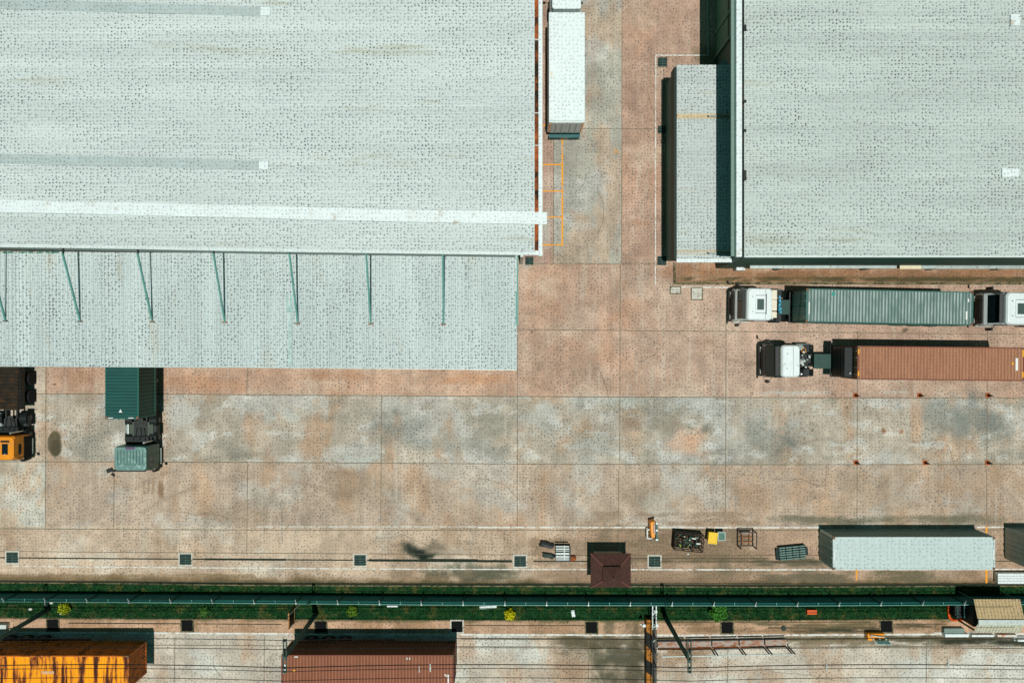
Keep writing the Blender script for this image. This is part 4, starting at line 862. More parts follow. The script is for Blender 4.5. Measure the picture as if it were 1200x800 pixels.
# small trailers beneath the bottom containers
trailer('skeletal trailer under the red-brown container', (gx(331,4.0)+12.45, gy(787,4.0)), 12.4, 0, 0)
trailer('skeletal trailer under the rusty orange container', (gx(150.8,4.2)-.1, gy(787.5,4.2)), 12.1, 0, 0)

# ------------------------------------------------------------------ steel fence along the verge
FT = [(-60,703.2),(0,703.8),(200,705.0),(375,706.3),(500,707.5),(745,708.3),(935,708.7),(1100,707.6),(1260,706.8)]
ZF = 1.75
fy = lambda wx_: gy(float(np.interp(600+wx_*PPM*CAMH/(CAMH-ZF), [p[0] for p in FT], [p[1] for p in FT])), ZF)
fr = root('fence', 'long teal slatted steel fence running the width of the verge', 'fence', (0, fy(0), 0)); OF = Vector((0, fy(0), 0))
fm = mat('fence_teal', S(36,116,108), .5, 0, .12, 1.5, S(20,70,64), .1, 2); fmd = mat('fence_post_teal', S(34,84,78), .6, 0, .15, 2)
x = gx(-44, ZF)-.0; STEP = 3.168
xlist = []
while x < 44: xlist.append(x); x += STEP
for i in range(len(xlist)-1):
    xa_, xb_ = xlist[i], xlist[i+1]; q = MB()
    for k in range(8):
        zc_ = .2+k*.19; ya_, yb2 = fy(xa_), fy(xb_)
        q.add([(xa_+.05,ya_-.05,zc_+.085),(xa_+.05,ya_+.07,zc_-.085),(xb_-.05,yb2+.07,zc_-.085),(xb_-.05,yb2-.05,zc_+.085),(xa_+.05,ya_-.08,zc_+.075),(xa_+.05,ya_+.04,zc_-.095),(xb_-.05,yb2+.04,zc_-.095),(xb_-.05,yb2-.08,zc_+.075)],[(0,3,2,1),(4,5,6,7),(0,1,5,4),(1,2,6,5),(2,3,7,6),(3,0,4,7)])
    q.build('slat_panel', fm, fr, OF)
    xm = (xa_+xb_)/2
    p = MB().box(xm-.03, xm+.03, fy(xm)-.07, fy(xm)-.02, 0, ZF+.02); p.build('stiffener', fmd, fr, OF)
    MB().box(xm-.02, xm+.02, fy(xm)-.04, fy(xm)+.2, ZF+.04, ZF+.06).build('rail_clip', teal_rod, fr, OF)
    MB().bar((xa_, fy(xa_)-.05, ZF+.0), (xb_, fy(xb_)-.05, ZF+.0), .045, .05).build('top_rail', teal_rod, fr, OF)
for x in xlist:
    p = MB().box(x-.06, x+.06, fy(x)+.02, fy(x)+.14, 0, ZF+.05).build('post', fmd, fr, OF)
    MB().box(x-.06, x+.06, fy(x)-.08, fy(x)+.0, ZF+.03, ZF+.09).bar((x, fy(x)-.05, ZF+.06), (x+.04*x/10, fy(x)+.26, ZF+.06), .03).build('post_cap', gal, p, OF)

# ------------------------------------------------------------------ guardhouse
ZGh = 2.3; x0, x1, y0, y1 = gx(692.2,ZGh), gx(739.2,ZGh), gy(688,ZGh), gy(648.2,ZGh); cx, cy = (x0+x1)/2, (y0+y1)/2
gh = root('guardhouse', 'small guardhouse with a dark brown two-tier hipped roof', 'guardhouse', (cx, cy, 0)); OG = Vector((cx, cy, 0))
tile = mat('brown_tiles', S(84,56,48), .75, 0, .14, 4, S(66,44,38), .35, 6)
def hip(mb, x0, x1, y0, y1, z0, z1, ix, iy, th=.06):
    a = [(x0,y0,z0),(x1,y0,z0),(x1,y1,z0),(x0,y1,z0)]; b_ = [(x0+ix,y0+iy,z1),(x1-ix,y0+iy,z1),(x1-ix,y1-iy,z1),(x0+ix,y1-iy,z1)]
    c_ = [(p[0],p[1],z0-th) for p in a]
    mb.add(a+b_+c_, [(0,1,5,4),(1,2,6,5),(2,3,7,6),(3,0,4,7),(4,5,6,7),(8,11,10,9),(0,8,9,1),(1,9,10,2),(2,10,11,3),(3,11,8,0)])
q = MB(); hip(q, x0, x1, y0, y1, ZGh, ZGh+.8, .93, .78); grf = q.build('roof', tile, gh, OG)
for (ca, cb2) in (((x0,y0),(x0+.93,y0+.78)),((x1,y0),(x1-.93,y0+.78)),((x1,y1),(x1-.93,y1-.78)),((x0,y1),(x0+.93,y1-.78))): MB().bar((ca[0],ca[1],ZGh+.03),(cb2[0],cb2[1],ZGh+.83),.09,.05).build('hip_tile', mat('hip_brown', S(112,72,62), .7, 0, .1, 3), grf, OG)
q = MB(); hip(q, x0+.82, x1-.86, y0+.66, y1-.72, ZGh+1.0, ZGh+1.75, (x1-x0-1.68)/2-.02, (y1-y0-1.38)/2-.02); u_ = q.build('upper_roof', tile, gh, OG)
MB().cyl((cx-.02, cy-.02, ZGh+1.74), (cx-.02, cy-.02, ZGh+1.95), .07, 8, .03).build('finial', dark, u_, OG)
MB().box(x0+.95, x1-1.0, y0+.8, y1-.86, ZGh+.6, ZGh+.98).build('louvre', dark, gh, OG)
MB().box(x0+.45, x1-.45, y0+.4, y1-.4, 0, ZGh-.05).build('wall', mat('guardhouse_wall', S(190,176,150)), gh, OG)
for s, yy in ((1, y1-.4),(-1, y0+.4)):
    MB().box(cx-.6, cx+.6, yy-.02, yy+.02, 1.0, 1.8).build('window', glass, gh, OG)
MB().box(x1-.46, x1-.42, cy-.4, cy+.4, 0, 2.0).build('door', wood, gh, OG)

# ------------------------------------------------------------------ utility poles, cross-arms and wires
polem = mat('concrete_pole', S(70,92,84), .85, 0, .15, 2, stretch=(1,1,.3))
ZP = 8.7
def pole(px, py, lab, arm=True):
    b_ = gp(px, py); r_ = root('utility_pole', lab, 'utility pole', b_, 0, 'utility poles along the verge')
    MB().cyl((0,0,0), (0,0,ZP+.1), .19, 14, .12).build('shaft', polem, r_)
    if arm:
        yN = gy(748.5, ZP)-b_.y; yS = gy(788, ZP)-b_.y
        for s in (-.1,.1):
            MB().box(s-.035, s+.035, yS, yN, ZP-.1, ZP).build('crossarm', polem, r_)
        for y_ in WY:
            yy = gy(y_, ZP)-b_.y
            MB().cyl((0,yy,ZP), (0,yy,ZP+.26), .1, 10, .05).build('insulator', mat('insulator_dark', S(40,40,36), .3, 0, .2, 3) if y_ < 765 else mat('insulator_pale', S(120,136,128), .3), r_)
    return r_
WY = [749.8, 760.8, 782, 786.6]
pole(57.5, 713.5, 'utility pole leaning out of frame over the orange container at lower left', True)
pole(371, 718, 'utility pole beside the upper left corner of the red-brown container')
pole(779, 721.5, 'utility pole right of the striped barrier')
pxs = [-120, 332.5+.5, 808.5, 1290]
for i, yb_ in enumerate(WY+[797.5]):
    q = MB(); pts = []
    for (a, c_) in zip(pxs[:-1], pxs[1:]):
        for k in range(16):
            t_ = k/16; sag = 4*t_*(1-t_)*(.55 if i > 1 else .35)
            p = gp(a+(c_-a)*t_, yb_, ZP+.22); pts.append((p.x, p.y, p.z-sag))
    wob = [Vector(p) for p in pts]; q.tube(wob, .022 if i != 2 else .032, 5)
    tag(q.build('power_line', black), ['northernmost overhead wire on the dark insulators, crossing the bottom of the yard','second overhead wire from the top on the dark insulators','thick overhead cable on the pale insulators near the bottom edge','overhead wire just below the thick cable on the pale insulators','southernmost overhead wire, closest to the bottom edge'][i], 'power line', 'overhead wires along the bottom')
# spacer clamps on the thick cable
for (x, y) in ((504.4,781.5),(858+110,780.5),(1110,777)):
    p = gp(x, y, ZP); q = MB().bar((p.x, p.y+.3, ZP+.1), (p.x, p.y-.25, ZP+.1), .05).cyl((p.x,p.y,ZP-.0),(p.x,p.y,ZP+.15),.06,8)
    tag(q.build('cable_spacer', gal), {504.4:'small pale spacer on the wires above the red-brown container',968:'small pale spacer on the wires right of the rusty rack',1110:'small pale spacer on the wires near the lower right corner'}[x], 'cable spacer', 'spacers on the wires')

# ------------------------------------------------------------------ striped barrier with railing
ZS = .9
sb = root('barrier', 'black and yellow striped concrete barrier running to the bottom edge', 'barrier', gp(760,770)); OB = gp(760,770)
xA, xB = gx(757.6,ZS), gx(764.2,ZS); edges = [726,744,761,776.5,791.5,806,822]; ysl = -1
for i in range(len(edges)-1):
    m_ = mat('stripe_yellow', S(172,110,36), .8, 0, .2, 2, S(110,74,30), .4, 3) if i % 2 == 0 else mat('stripe_black', S(34,34,28), .85, 0, .2, 2)
    ya, yb_ = gy(edges[i],ZS), gy(edges[i+1],ZS); sl = .28
    MB().prism([(xA,yb_+(sl if i+1 < 6 else 0)),(xB,yb_-.0),(xB,ya),(xA,ya+(sl if i else 0))], 0, ZS).build('stripe_block', m_, sb, OB)
MB().box(xB+.003, xB+.34, gy(800,.5)-1.5, gy(709,.5), .0, .5).build('plinth', dark, sb, OB)
rl = root('railing', 'pair of thin grey rails beside the striped barrier, reaching the fence', 'railing', gp(766,730)); OR = gp(766,730)
for x_ in (764.8, 769.0):
    MB().bar(gp(x_,708.5,1.6), gp(x_,737 if x_ < 767 else 737,1.6), .07).build('rail', gal, rl, OR)
    MB().bar(gp(x_,737,1.6), gp(x_,812,1.6), .06).build('rail', dark, rl, OR)
for y_ in (717, 733, 749, 765, 781): 
    for x_ in (764.8,769.0): 
        p = gp(x_, y_, 1.6); MB().box(p.x-.035, p.x+.035, p.y-.035, p.y+.035, 0, 1.6).build('post', dark, rl, OR)
    a = gp(764.8, y_+3, 1.55); c_ = gp(769, y_-1, 1.55); MB().bar(a, c_, .05).build('brace', gal if y_ < 750 else dark, rl, OR)
def floodlight(px, py, lab):
    p = gp(px, py, 1.5); r_ = root('floodlight', lab, 'lamp', (p.x, p.y, 1.2), 0, 'small pale lamps on the railing')
    MB().cyl((0,0,0), (0,0,.3), .08, 10, .13).build('lamp_head', white, r_); MB().box(-.3, .02, -.03, .03, -.06, .0).build('bracket', gal, r_)
floodlight(768.5, 716.5, 'pale lamp on the railing nearest the fence'); floodlight(770, 733, 'pale lamp on the right side of the railing'); floodlight(755, 733, 'pale lamp on the left of the striped barrier')

# ------------------------------------------------------------------ rusty rack right of the pole
rk = root('steel_rack', 'long rusty steel rack of trays and posts right of the utility pole', 'rack', gp(850,755)); OK_ = gp(850,755)
xs_ = [770,804,834,866,896,922]
def yr(x): return float(np.interp(x,[770,927],[755.5,752.5]))
rm = mat('rack_rust', S(158,100,64), .85, 0, .35, 2.5, S(170,158,146), .65, 2.2, (1,3,1))
for a, c_ in zip(xs_[:-1], xs_[1:]):
    MB().bar(gp(a+.8,yr(a),.35), gp(c_-.8,yr(c_),.35), .5, .06).build('tray', rm, rk, OK_)
    MB().bar(gp(a+.8,yr(a)+4.4,.42), gp(c_-.8,yr(c_)+4.4,.42), .1, .14).build('rail', rust, rk, OK_)
    MB().bar(gp(a+.8,yr(a)-4.6,.5), gp(c_-.8,yr(c_)-4.6,.5), .1, .12).build('rail', dark, rk, OK_)
for i, a in enumerate(xs_):
    for d in (-1.5,1.5):
        p = gp(a+d, yr(a)+4.2, 0)
        if 0 < i: MB().box(p.x-.04, p.x+.04, p.y-.04, p.y+.04, 0, 1.55).build('post', dark, rk, OK_)
for a, c_ in zip(xs_[:-1], xs_[1:]):
    p = gp(a+1.5, yr(a)+4.2); q_ = gp(c_-1.5, yr(c_)+4.2)
    MB().bar((p.x,p.y,1.56),(q_.x,q_.y,1.56),.07).build('top_rail', gal, rk, OK_)
q = root('orange_trolley', 'small orange box trolley with a silver tube frame on the lower road', 'trolley', gp(1024,746)); OT = gp(1024,746)
MB().box(gx(1017,.6), gx(1036.5,.6), gy(750.2,.6), gy(742,.6), .12, .6).build('box_body', orange_p, q, OT, .03)
f = MB(); P_ = [(1020,744,.75),(1028,754.5,1.05),(1045,755,1.05),(1036,746,.75)]; pts = [gp(a,b_,c_) for a,b_,c_ in P_]
for i in range(4): f.bar(pts[i], pts[(i+1)%4], .06)
f.bar((pts[0]+pts[3])/2, (pts[1]+pts[2])/2, .05); f.build('handle_frame', gal, q, OT)
f = MB(); f.add([pts[1]+Vector((0,.28,-.01)), pts[1]+Vector((.02,.03,-.01)), pts[2]+Vector((-.05,.03,-.01)), pts[2]+Vector((-.2,.28,-.01))], [(0,1,2,3)]); f.build('mesh_panel', mat('panel_dark_teal', S(50,92,84)), q, OT)
for (a, b_) in ((1018,743),(1035,743),(1018,749),(1035,749)):
    p = gp(a,b_,.1); MB().cyl((p.x,p.y-.04,.1),(p.x,p.y+.04,.1),.1,10).build('wheel', black, q, OT)

# ------------------------------------------------------------------ tiled shelter, lower right
ZS1, ZS2 = 2.4, 3.0
sh = root('shelter', 'open shelter with a tan tiled pitched roof at the lower right', 'shelter', gp(1150,715)); OS = gp(1150,715)
X0, X1 = 34.67, 38.15; yN, yR, yS = gy(701.5,ZS1), gy(728.5,ZS2), gy(740.7,ZS1)
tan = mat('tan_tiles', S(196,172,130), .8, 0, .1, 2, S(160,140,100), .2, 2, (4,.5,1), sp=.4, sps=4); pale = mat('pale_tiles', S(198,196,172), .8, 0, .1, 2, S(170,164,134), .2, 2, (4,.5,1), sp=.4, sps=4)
def slope(y0_, z0_, y1_, z1_, x0_, x1_, m_, nm, chamf=0):
    q = MB(); V_ = Vector((0, y1_-y0_, z1_-z0_))
    q.corr((x0_, y0_, z0_), (1,0,0), V_, (0,0,1), x1_-x0_, 1, .24, .05); return q.build(nm, m_, sh, OS)
slope(yN, ZS1, yR, ZS2, X0, X1, tan, 'north_roof'); slope(yR, ZS2, yS, ZS1, X0-.0, X1, pale, 'south_roof')
MB().bar((X0-.03,yR,ZS2+.06),(X1+.05,yR,ZS2+.06),.4,.08).build('ridge_tile', mat('ridge_pale', S(196,206,198), .7, 0, .08, 2, sp=.3), sh, OS)
for x_ in (X0+.1, X1-.1):
    for y_ in (yN-.15, yS+.15): MB().box(x_-.05, x_+.05, y_-.05, y_+.05, 0, ZS1).build('post', fmd, sh, OS)
MB().box(X0+.2, X1-.2, yS+.3, -20.15, .0, 2.0).build('cabinet', dark, sh, OS)
sf = root('stand', 'dark teal metal stand on the verge beside the tiled shelter', 'metal frame', gp(1130,712)); OSf = gp(1130,712)
for x_ in (1122,1130,1137): MB().bar(gp(x_,708,1.3), gp(x_,724,1.3), .07).build('rail', fmd, sf, OSf); 
for x_ in (1122,1137):
    for y_ in (708,724): p = gp(x_,y_,1.3); MB().box(p.x-.04,p.x+.04,p.y-.04,p.y+.04,0,1.3).build('leg', fmd, sf, OSf)
MB().box(gx(1119,.9),gx(1139,.9),gy(724,.9),gy(707,.9),.2,.9).build('tank', mat('tank_black', S(16,28,26)), sf, OSf)
q = MB(); pts = [gp(1111.8,707,.12), gp(1111.8,718,.12), gp(1112.3,722,.12), gp(1113.6,724.6,.12), gp(1116.5,726,.12), gp(1127,726.2,.12)]; q.tube(pts, .1, 10)
tag(q.build('pipe', mat('orange_pipe', S(226,92,30), .5, 0, .1, 2), None, (0,0,0), 0, True), 'bent bright orange pipe on the ground left of the tiled shelter', 'pipe')
q = root('trough', 'low grey open trough with white rim on the lower apron', 'trough', gp(1121,741)); OQ = gp(1121,741)
MB().box(gx(1107.5,.5),gx(1135,.5),gy(746,.5),gy(742.5,.5),.0,.52).build('rim', white, q, OQ)
MB().box(gx(1107.5,.5),gx(1131,.5),gy(742.4,.5),gy(736.5,.5),.0,.4).build('body', mat('trough_grey', S(120,140,132)), q, OQ)
for x_, w__, lab, mm_ in ((1139,26,'white low concrete block below the left end of the tiled shelter',white),(1169,23,'rust-stained white block below the right end of the tiled shelter',mat('stained_white', S(220,214,204), .7, 0, .06, 2, S(190,140,100), .4, 2)),(1193,14,'small white block at the right edge of the lower road',white)):
    z_ = .45; y_ = 743 if x_ < 1190 else 748.5
    q = MB(); a0, a1 = gx(x_,z_), gx(x_+w__,z_); b0_, b1_ = gy(y_+3.4,z_), gy(y_,z_)
    q.loft([[(a0-.06,b0_-.08,0),(a1+.06,b0_-.08,0),(a1+.06,b1_+.08,0),(a0-.06,b1_+.08,0)],[(a0,b0_,.15),(a1,b0_,.15),(a1,b1_,.15),(a0,b1_,.15)],[(a0,b0_+.03,z_),(a1,b0_+.03,z_),(a1,b1_-.03,z_),(a0,b1_-.03,z_)]])
    tag(q.build('barrier_block', mm_, None, (0,0,0), .02), lab, 'barrier', 'white barrier blocks')
q = root('slatted_box', 'white slatted low box at the right edge above the verge', 'box', gp(1185,678)); OQ = gp(1185,678)
MB().box(gx(1167.5),gx(1215),gy(683.5),gy(670.5),.0,.12).build('base', dark, q, OQ)
for k in range(4): MB().box(gx(1169.5,.6),gx(1215,.6),gy(674.3+k*3.1,.6),gy(671.6+k*3.1,.6),.13,.6).build('slat', white, q, OQ)

# ------------------------------------------------------------------ yard clutter, left to right
def obj_rot(px, py, z=0): return gp(px, py, z)
# silver slat pile
q = root('slat_stack', 'stack of silver metal slats on a dark crate left of the guardhouse', 'stack', gp(659,646)); OQ = gp(659,646)
MB().box(gx(650.6),gx(668),gy(654.5),gy(638),.0,.85).build('crate', plastic, q, OQ)
for k, dy in enumerate((0,3,5.2,8.3,11.2,13.2,15.2)):
    MB().box(gx(651.3,.95),gx(667,.95),gy(639.3+dy+(1.5 if k in (0,3,4,6) else 1.0),.95),gy(639.3+dy,.95),.86,.97).build('slat', gal if k % 2 else chrome if False else mat('silver_slat', S(196,202,198), .6, 0, .12, 5), q, OQ)
MB().box(gx(661,.99),gx(661.8,.99),gy(656,.99),gy(639,.99),.975,1.0).build('strap', white, q, OQ)
for (x, y, lx, ly, rz_, c_, lb, nm, cat_) in [
    (641,637.3,1.15,.5,-.28,plastic,'black folded sheet left of the silver slats, upper one','folded_sheet','sheet'),
    (642.5,650,1.0,.42,-.22,mat('dark_green_sheet', S(28,52,44)),'dark green folded sheet left of the silver slats, lower one','folded_sheet','sheet'),
    (671,653,.5,.4,.3,rust,'rusty scrap lying right of the silver slats','scrap','scrap')]:
    p = gp(x, y); m_ = MB()
    ring0 = []; ring1 = []
    for k in range(14):
        a = 2*math.pi*k/14; rr = 1+random.uniform(-.16,.16)
        u = max(-1,min(1,1.25*math.cos(a)))*lx/2*rr*1.05; v = max(-1,min(1,1.25*math.sin(a)))*ly/2*rr*1.1
        ring0.append((p.x+u*math.cos(rz_)-v*math.sin(rz_), p.y+u*math.sin(rz_)+v*math.cos(rz_), 0)); ring1.append((p.x+(u*.86)*math.cos(rz_)-(v*.8)*math.sin(rz_), p.y+(u*.86)*math.sin(rz_)+(v*.8)*math.cos(rz_), .3+random.uniform(-.05,.05)))
    m_.loft([ring0, ring1]); tag(m_.build(nm, c_), lb, cat_)
for (a, b_, c_, d, lb) in [(627,630,632,654,'long thin plank left of the dark folded sheets'),(633.5,642,634,656,'grey plank standing between the folded sheets and the grate'),(628.5,640,629,650,'short dark plank at the far left of the scrap pile'),(644,630,645,636,'short pale plank above the folded sheets')]:
    q = MB().bar(gp(a,b_,.06), gp(c_,d,.06), .08, .1); tag(q.build('plank', wood), lb, 'plank', 'planks by the scrap pile')
# orange stacker machine
q = root('pallet_stacker', 'small orange wheeled stacker with a white tube frame on the white line', 'machine', gp(764,620)); OQ = gp(764,620)
pts_ = [(762,611.2),(768,610.2),(768.3,618),(768,631),(763.2,630),(762.3,622)]
pw = [gp(a,b_,1.0) for a,b_ in pts_]; ccx = sum(p.x for p in pw)/6; ccy = sum(p.y for p in pw)/6
m_ = MB(); m_.loft([[(p.x,p.y,.2) for p in pw[::-1]],[(p.x,p.y,.85) for p in pw[::-1]],[(ccx+(p.x-ccx)*.8,ccy+(p.y-ccy)*.93,1.0) for p in pw[::-1]]]); bo = m_.build('body', orange_p, q, OQ, .03)
MB().box(gx(765.5,1.02),gx(768,1.02),gy(625,1.02),gy(613.5,1.02),.98,1.12).build('seat', mat('seat_pinkish', S(200,170,150), .7, 0, .3, 8), q, OQ, .03)
f = MB(); 
for a, c_ in (((758.4,620.3),(758.4,630.6)),((758.4,620.3),(763,620.3)),((758.4,630.6),(764,630.6))): f.bar(gp(*a,.6), gp(*c_,.6), .07)
f.build('tube_frame', white, q, OQ)
for y_ in (620.3,630.6): p = gp(758.4,y_,.6); MB().box(p.x-.03,p.x+.03,p.y-.03,p.y+.03,0,.6).build('leg', white, q, OQ)
MB().bar(gp(769.2,613,1.3), gp(769.6,634,1.3), .13, .08).build('mast', mat('mast_teal', S(54,100,94)), q, OQ)
for y_ in (613,621,632): MB().bar(gp(768.4,y_,1.36), gp(771,y_,1.36), .12).build('mast_bracket', gal, q, OQ)
for y_ in (613,620,629):
    for x_ in (762.5,767.5): p = gp(x_,y_,.18); MB().cyl((p.x-.04,p.y,.18),(p.x+.04,p.y,.18),.18,12).build('wheel', black, q, OQ)
# cage full of rubbish
Lc, Wc, Hc = 2.15, 1.25, 1.15
q = root('waste_cage', 'dark steel cage full of rubbish with green and white scraps', 'cage', gp(804,631.5), math.radians(-5))
f = MB()
for zz in (.08,.6,Hc):
    for s in (-1,1): f.bar((-Lc/2,s*Wc/2,zz),(Lc/2,s*Wc/2,zz),.06); f.bar((s*Lc/2,-Wc/2,zz),(s*Lc/2,Wc/2,zz),.06)
for s in (-1,1):
    for t_ in (-1,-.33,.33,1): f.bar((t_*Lc/2,s*Wc/2,0),(t_*Lc/2,s*Wc/2,Hc),.06)
    for t_ in (-.5,.0,.5): f.bar((s*Lc/2,t_*Wc/2,0),(s*Lc/2,t_*Wc/2,Hc),.045)
f.build('frame', mat('cage_steel', S(40,36,28), .8, 0, .3, 4, S(84,56,36), .3, 4), q)
MB().box(-Lc/2+.04, Lc/2-.04, -Wc/2+.1, Wc/2-.04, .04, .3).build('liner', mat('cage_dark', S(26,32,26), .9, 0, .4, 3), q)
cols = [S(150,170,50), S(206,214,206), S(30,80,60), S(60,44,30), S(200,206,190), S(90,60,36), S(24,34,30), S(50,36,26), S(30,40,34)]
for k, c_ in enumerate(cols):
    f = MB(); 
    for j in range(4 if k in (0,1,4) else 16):
        f.obox((random.uniform(-.85,.85), random.uniform(-.45,.45), random.uniform(.35,.75)), (random.uniform(.08,.34) , random.uniform(.04,.12), .05), random.uniform(0,3.1), random.uniform(-.4,.4))
    f.build('rubbish', mat('rubbish_%d' % k, c_, .7, 0, .2, 5), q)
def bin_(lab, x0_, x1_, y0_, y1_, zt, m_, inner, rz_=0, open_=False):
    c_ = gp((x0_+x1_)/2,(y0_+y1_)/2,zt); w2 = (gx(x1_,zt)-gx(x0_,zt))/2; h2 = (gy(y0_,zt)-gy(y1_,zt))/2
    r_ = root('wheeled_bin', lab, 'bin', (c_.x,c_.y,0), rz_, 'bins by the rubbish cage')
    f = MB().loft([[(s*w2*.8,t_*h2*.8,.12) for s,t_ in ((-1,-1),(1,-1),(1,1),(-1,1))],[(s*w2,t_*h2,zt-.06) for s,t_ in ((-1,-1),(1,-1),(1,1),(-1,1))]]); f.build('body', m_, r_, (0,0,0), .02)
    f = MB()
    for s in (-1,1): f.box(s*w2-.035,s*w2+.035,-h2-.03,h2+.03,zt-.07,zt); f.box(-w2,w2,s*h2-.035,s*h2+.035,zt-.07,zt-.002)
    f.build('rim', m_, r_)
    MB().box(-w2+.05,w2-.05,-h2+.05,h2-.05,zt-.06,zt-.03).build('lid' if not open_ else 'contents', inner, r_)
    for s in (-1,1): MB().cyl((s*w2*.7,h2*.7,.1),(s*w2*.7+s*.06,h2*.7,.1),.1,10).build('wheel', black, r_)
bin_('bright yellow wheeled bin right of the rubbish cage', 830.8, 840.2, 624.2, 636.5, .95, yellow_p, mat('yellow_lid', S(240,196,20), .5, 0, .1, 4, S(150,110,20), .15, 8), -.1)
bin_('pale grey-green open bin right of the yellow bin', 841.8, 849.8, 623.6, 632.8, .8, mat('bin_grey', S(160,178,170), .5, 0, .05, 3), mat('bin_inner', S(90,124,110), .8, 0, .3, 6), 0, True)
# rusty crate frame
q = root('steel_crate', 'open rusty steel crate frame with laths, right of the bins', 'crate', gp(873,629.5)); Lc, Wc, Hc = 1.2, 1.25, 1.0
f = MB()
for s in (-1,1):
    f.bar((-Lc/2,s*Wc/2,.05),(Lc/2,s*Wc/2,.05),.07); f.bar((s*Lc/2,-Wc/2,.05),(s*Lc/2,Wc/2,.05),.07)
    f.bar((s*Lc/2,-Wc/2,Hc),(s*Lc/2,Wc/2,Hc),.06)
    for t_ in (-1,1): f.bar((s*Lc/2,t_*Wc/2,0),(s*Lc/2,t_*Wc/2,Hc),.07)
f.bar((-Lc/2,Wc/2,Hc),(Lc/2,Wc/2,Hc),.06); f.build('frame', dark, q)
f = MB()
for t_ in (-.3,.05,.35): f.box(-Lc/2+.05,Lc/2-.05,t_-.035,t_+.035,.1,.14)
for t_ in (-.25,.3): f.box(t_-.03,t_+.03,-Wc/2+.05,Wc/2-.05,.145,.19)
f.build('lath', mat('lath_brown', S(150,100,64), .8, 0, .2, 4), q)
MB().box(-Lc/2+.15,Lc/2-.25,Wc/2-.2,Wc/2-.08,.4,.5).build('side_board', mat('board_white_red', S(190,180,180), .7, 0, .1, 3, S(180,60,70), .25, 3), q)
# grey pallets stack
q = root('pallet_stack', 'tilted stack of grey-green slatted pallets left of the grey container', 'pallets', gp(926,645.5), math.radians(5.5))
pm = mat('pallet_grey_green', S(104,132,124), .7, 0, .2, 4); pd = mat('pallet_shadow', S(36,56,50), .8, 0, .2, 3)
for lay in range(3):
    f = MB()
    for k in range(6): 
        for c0 in (-1.0,-.48,.04,.56): f.box(c0+.02,c0+.48,-.52+k*.18,-.52+k*.18+.1,.1+lay*.16,.13+lay*.16)
    f.build('deck_board', pm, q)
    f = MB()
    for s in (-.5,-.02,.46): f.box(-1.02,1.08,s-.04,s+.04,.0+lay*.16,.095+lay*.16)
    f.build('bearer', pd, q)
MB().box(1.08,1.26,-.3,.25,0,.36).build('end_block', pd, q); MB().box(-1.2,-1.02,-.5,.35,0,.3).build('end_block', pd, q)

# orange based posts
base_m = mat('post_base_orange', S(190,96,40), .8, 0, .25, 5, S(100,50,26), .3, 5)
cz = [(1002.5,463),(1077.5,463),(1157.5,463),(1003,541.8),(1084,541.8),(1157,541.8)]
clab = ['marker post in the upper row nearest the tan container front','marker post in the middle of the upper row below the tan container','marker post at the right end of the upper row','marker post at the left end of the lower row','marker post in the middle of the lower row','marker post at the right end of the lower row, beside a dark oil stain']
first = None
for (x, y), lb in zip(cz, clab):
    if first is None:
        first = root('marker_post', 'orange-based '+lb, 'marker post', gp(x,y), 0, 'orange-based marker posts in two rows')
        MB().box(-.18,.18,-.18,.18,.0,.06).build('base', base_m, first, (0,0,0), .015)
        MB().cyl((0,0,.06),(0,0,.62),.12,12,.045).build('post', mat('post_dark', S(40,34,26), .7, 0, .3, 4, S(150,80,40), .2, 5), first)
        MB().cyl((0,0,.62),(0,0,.66),.05,10).build('cap', dark, first)
    else:
        o = copy_tree(first); o.location = gp(x,y); o.rotation_euler = (0,0,random.uniform(-.15,.15)); o['label'] = 'orange-based '+lb

# shrubs on the verge
def shrub(px, py, r, c, lab, n_=700, squash=.85):
    p = gp(px, py); r_ = root('shrub', lab, 'shrub', p, 0, 'clipped shrubs on the verge')
    MB().cyl((0,0,0),(0,0,r*.8),.05,8,.03).build('stem', wood, r_)
    V_ = []; F_ = []
    for i in range(n_):
        d = Vector(rng.normal(size=3)).normalized(); rr = r*(.62+.42*rng.random()**.5)*(1+.14*math.sin(5*math.atan2(d.y,d.x)+px)); c_ = Vector((d.x*rr, d.y*rr, r*squash+d.z*rr*squash))
        a = Vector(rng.normal(size=3)).normalized()*r*.13; b2 = d.cross(a).normalized()*r*.09 if d.cross(a).length > 1e-4 else Vector((.02,0,0)); k = len(V_)
        V_ += [tuple(c_-a), tuple(c_+b2), tuple(c_+a+d*r*.05), tuple(c_-b2)]; F_.append((k,k+1,k+2,k+3))
    me_ = bpy.data.meshes.new('foliage'); me_.from_pydata(V_, [], F_)
    me_.materials.append(mat('leaf_%d' % px, c, .7, 0, .4, 9, tuple(x*.35 for x in c), .35, 6)); o = bpy.data.objects.new('foliage', me_); COL.objects.link(o); o.parent = r_
shrub(78, 711, .42, S(170,184,30), 'bright yellow-green shrub near the left utility pole')
shrub(241, 714.5, .34, S(90,140,60), 'dull green small shrub on the verge above the gap between the two bottom containers')
shrub(413.5, 714, .40, S(110,152,40), 'olive green shrub above the left part of the red-brown container')
shrub(597.5, 718, .42, S(226,214,20), 'vivid yellow round shrub at the middle of the verge')
shrub(840, 714.5, .62, S(70,136,44), 'largest round green shrub, right of the third utility pole', 1300)
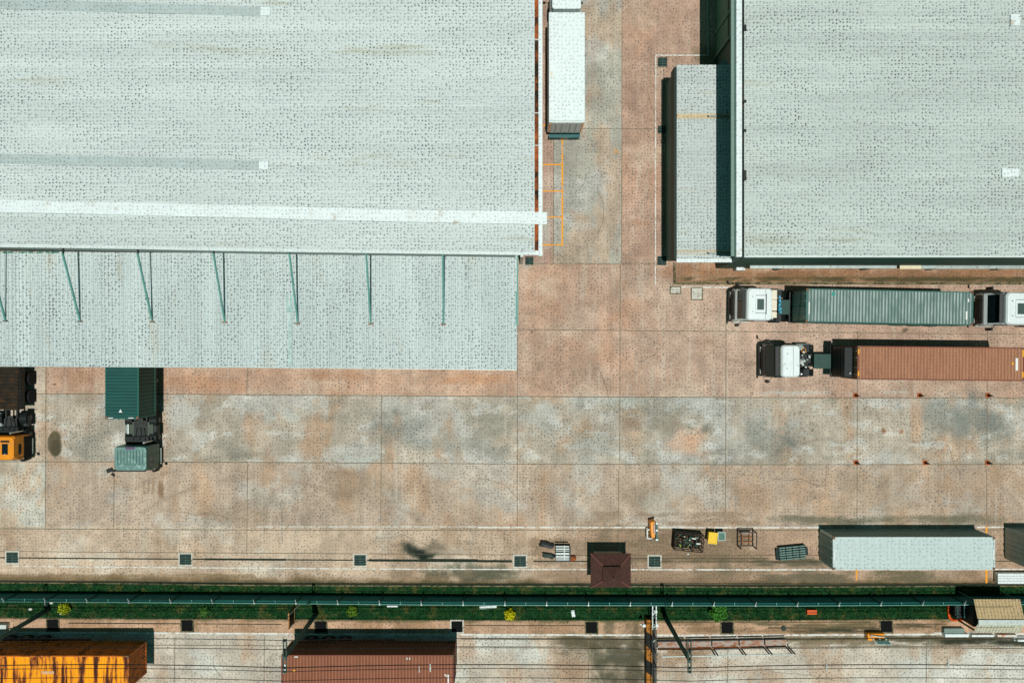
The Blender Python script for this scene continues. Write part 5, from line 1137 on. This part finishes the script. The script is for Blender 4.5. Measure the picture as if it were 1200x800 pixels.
# litter and small slabs on the verge
for x, y, a, b_, rz_, m_, lb, nm in [(950,715.5,.8,.38,0,mat('orange_crate', S(216,90,34), .6, 0, .1, 3),'orange crate lying on the grass near the middle right of the verge','crate'),
    (671.5,718,.28,.55,.2,white,'small white slab on the grass below the guardhouse','slab'),(572,710.6,1.4,.22,.05,white,'white board lying along the foot of the fence','board'),
    (460,709.5,.9,.12,.0,white,'thin white board leaning at the foot of the fence above the red-brown container','board'),
    (55,707,.28,.4,.6,conc,'pale rock beside the left pole','rock'),(61,705.5,.3,.22,.1,conc,'flat pale rock left of the yellow-green shrub','rock'),(36.5,713,.35,.2,.2,conc,'white rock in the dark grass at far left','rock'),(72,718.5,.22,.16,.0,conc,'small pink-white rock below the yellow-green shrub','rock'),
    (488,651-.5,.2,.2,.4,mat('junk_dark', S(20,36,30)),'small dark lump at the drain line, middle of the yard','lump'),(806,648.5,.14,.14,.4,white,'white scrap of litter below the rubbish cage','litter'),(918,735.5,.4,.4,.4,mat('moss_dark', S(26,50,40)),'dark clump of moss on the lower apron','moss')]:
    p = gp(x, y); m2 = MB(); ring0 = []; ring1 = []
    nn = 4 if nm in ('crate','slab','board') else 9; hh = .3 if nm == 'crate' else .12
    for k in range(nn):
        an_ = 2*math.pi*(k+.5)/nn; rr = 1 if nn == 4 else random.uniform(.8,1.1); f_ = 1.414 if nn == 4 else 1
        u = math.cos(an_)*a/2*f_*rr; v = math.sin(an_)*b_/2*f_*rr
        X_ = p.x+u*math.cos(rz_)-v*math.sin(rz_); Y_ = p.y+u*math.sin(rz_)+v*math.cos(rz_); ring0.append((X_,Y_,0)); ring1.append((p.x+(X_-p.x)*.94,p.y+(Y_-p.y)*.94,hh))
    m2.loft([ring0, ring1]); tag(m2.build(nm, m_, None, (0,0,0), .01), lb, nm)
# notice board standing on the verge
q = root('notice_board', 'tall dark notice board in an orange frame on the verge left of the second pole', 'notice board', gp(345,719)); 
MB().box(-.03,.03,-.55,.55,.15,1.55).build('panel', mat('board_dark', S(24,28,24)), q)
f = MB(); 
for s in (-1,1): f.box(-.05,.05,s*.58-.03,s*.58+.03,0,1.62)
f.box(-.05,.05,-.55,.55,1.56,1.62); f.box(-.05,.05,-.55,.55,.1,.15); f.build('frame', mat('board_frame', S(170,120,70), .7, 0, .2, 3), q)
q2 = MB().bar((.55,.9,0),(.0,.4,1.5),.04).bar((.55,-.3,0),(.0,-.5,1.5),.04); q2.build('stay', gal, q)
# white switch boxes by the left pole
for x, y, lb in ((5,731.5,'cluster of white electrical boxes at the left edge of the lower apron'),(18,736.5,'single pale electrical box right of the white box cluster')):
    p = gp(x,y); r_ = root('electrical_box', lb, 'electrical box', p, 0, 'electrical boxes by the left pole')
    w2 = .45 if x < 10 else .18
    MB().box(-w2,w2,-.16,.16,0,.5).build('cabinet', mat('cabinet_pale', S(200,212,206), .5, 0, .15, 6), r_, (0,0,0), .02); MB().box(-w2*.8,w2*.8,-.2,-.165,.1,.4).build('door', gal, r_)
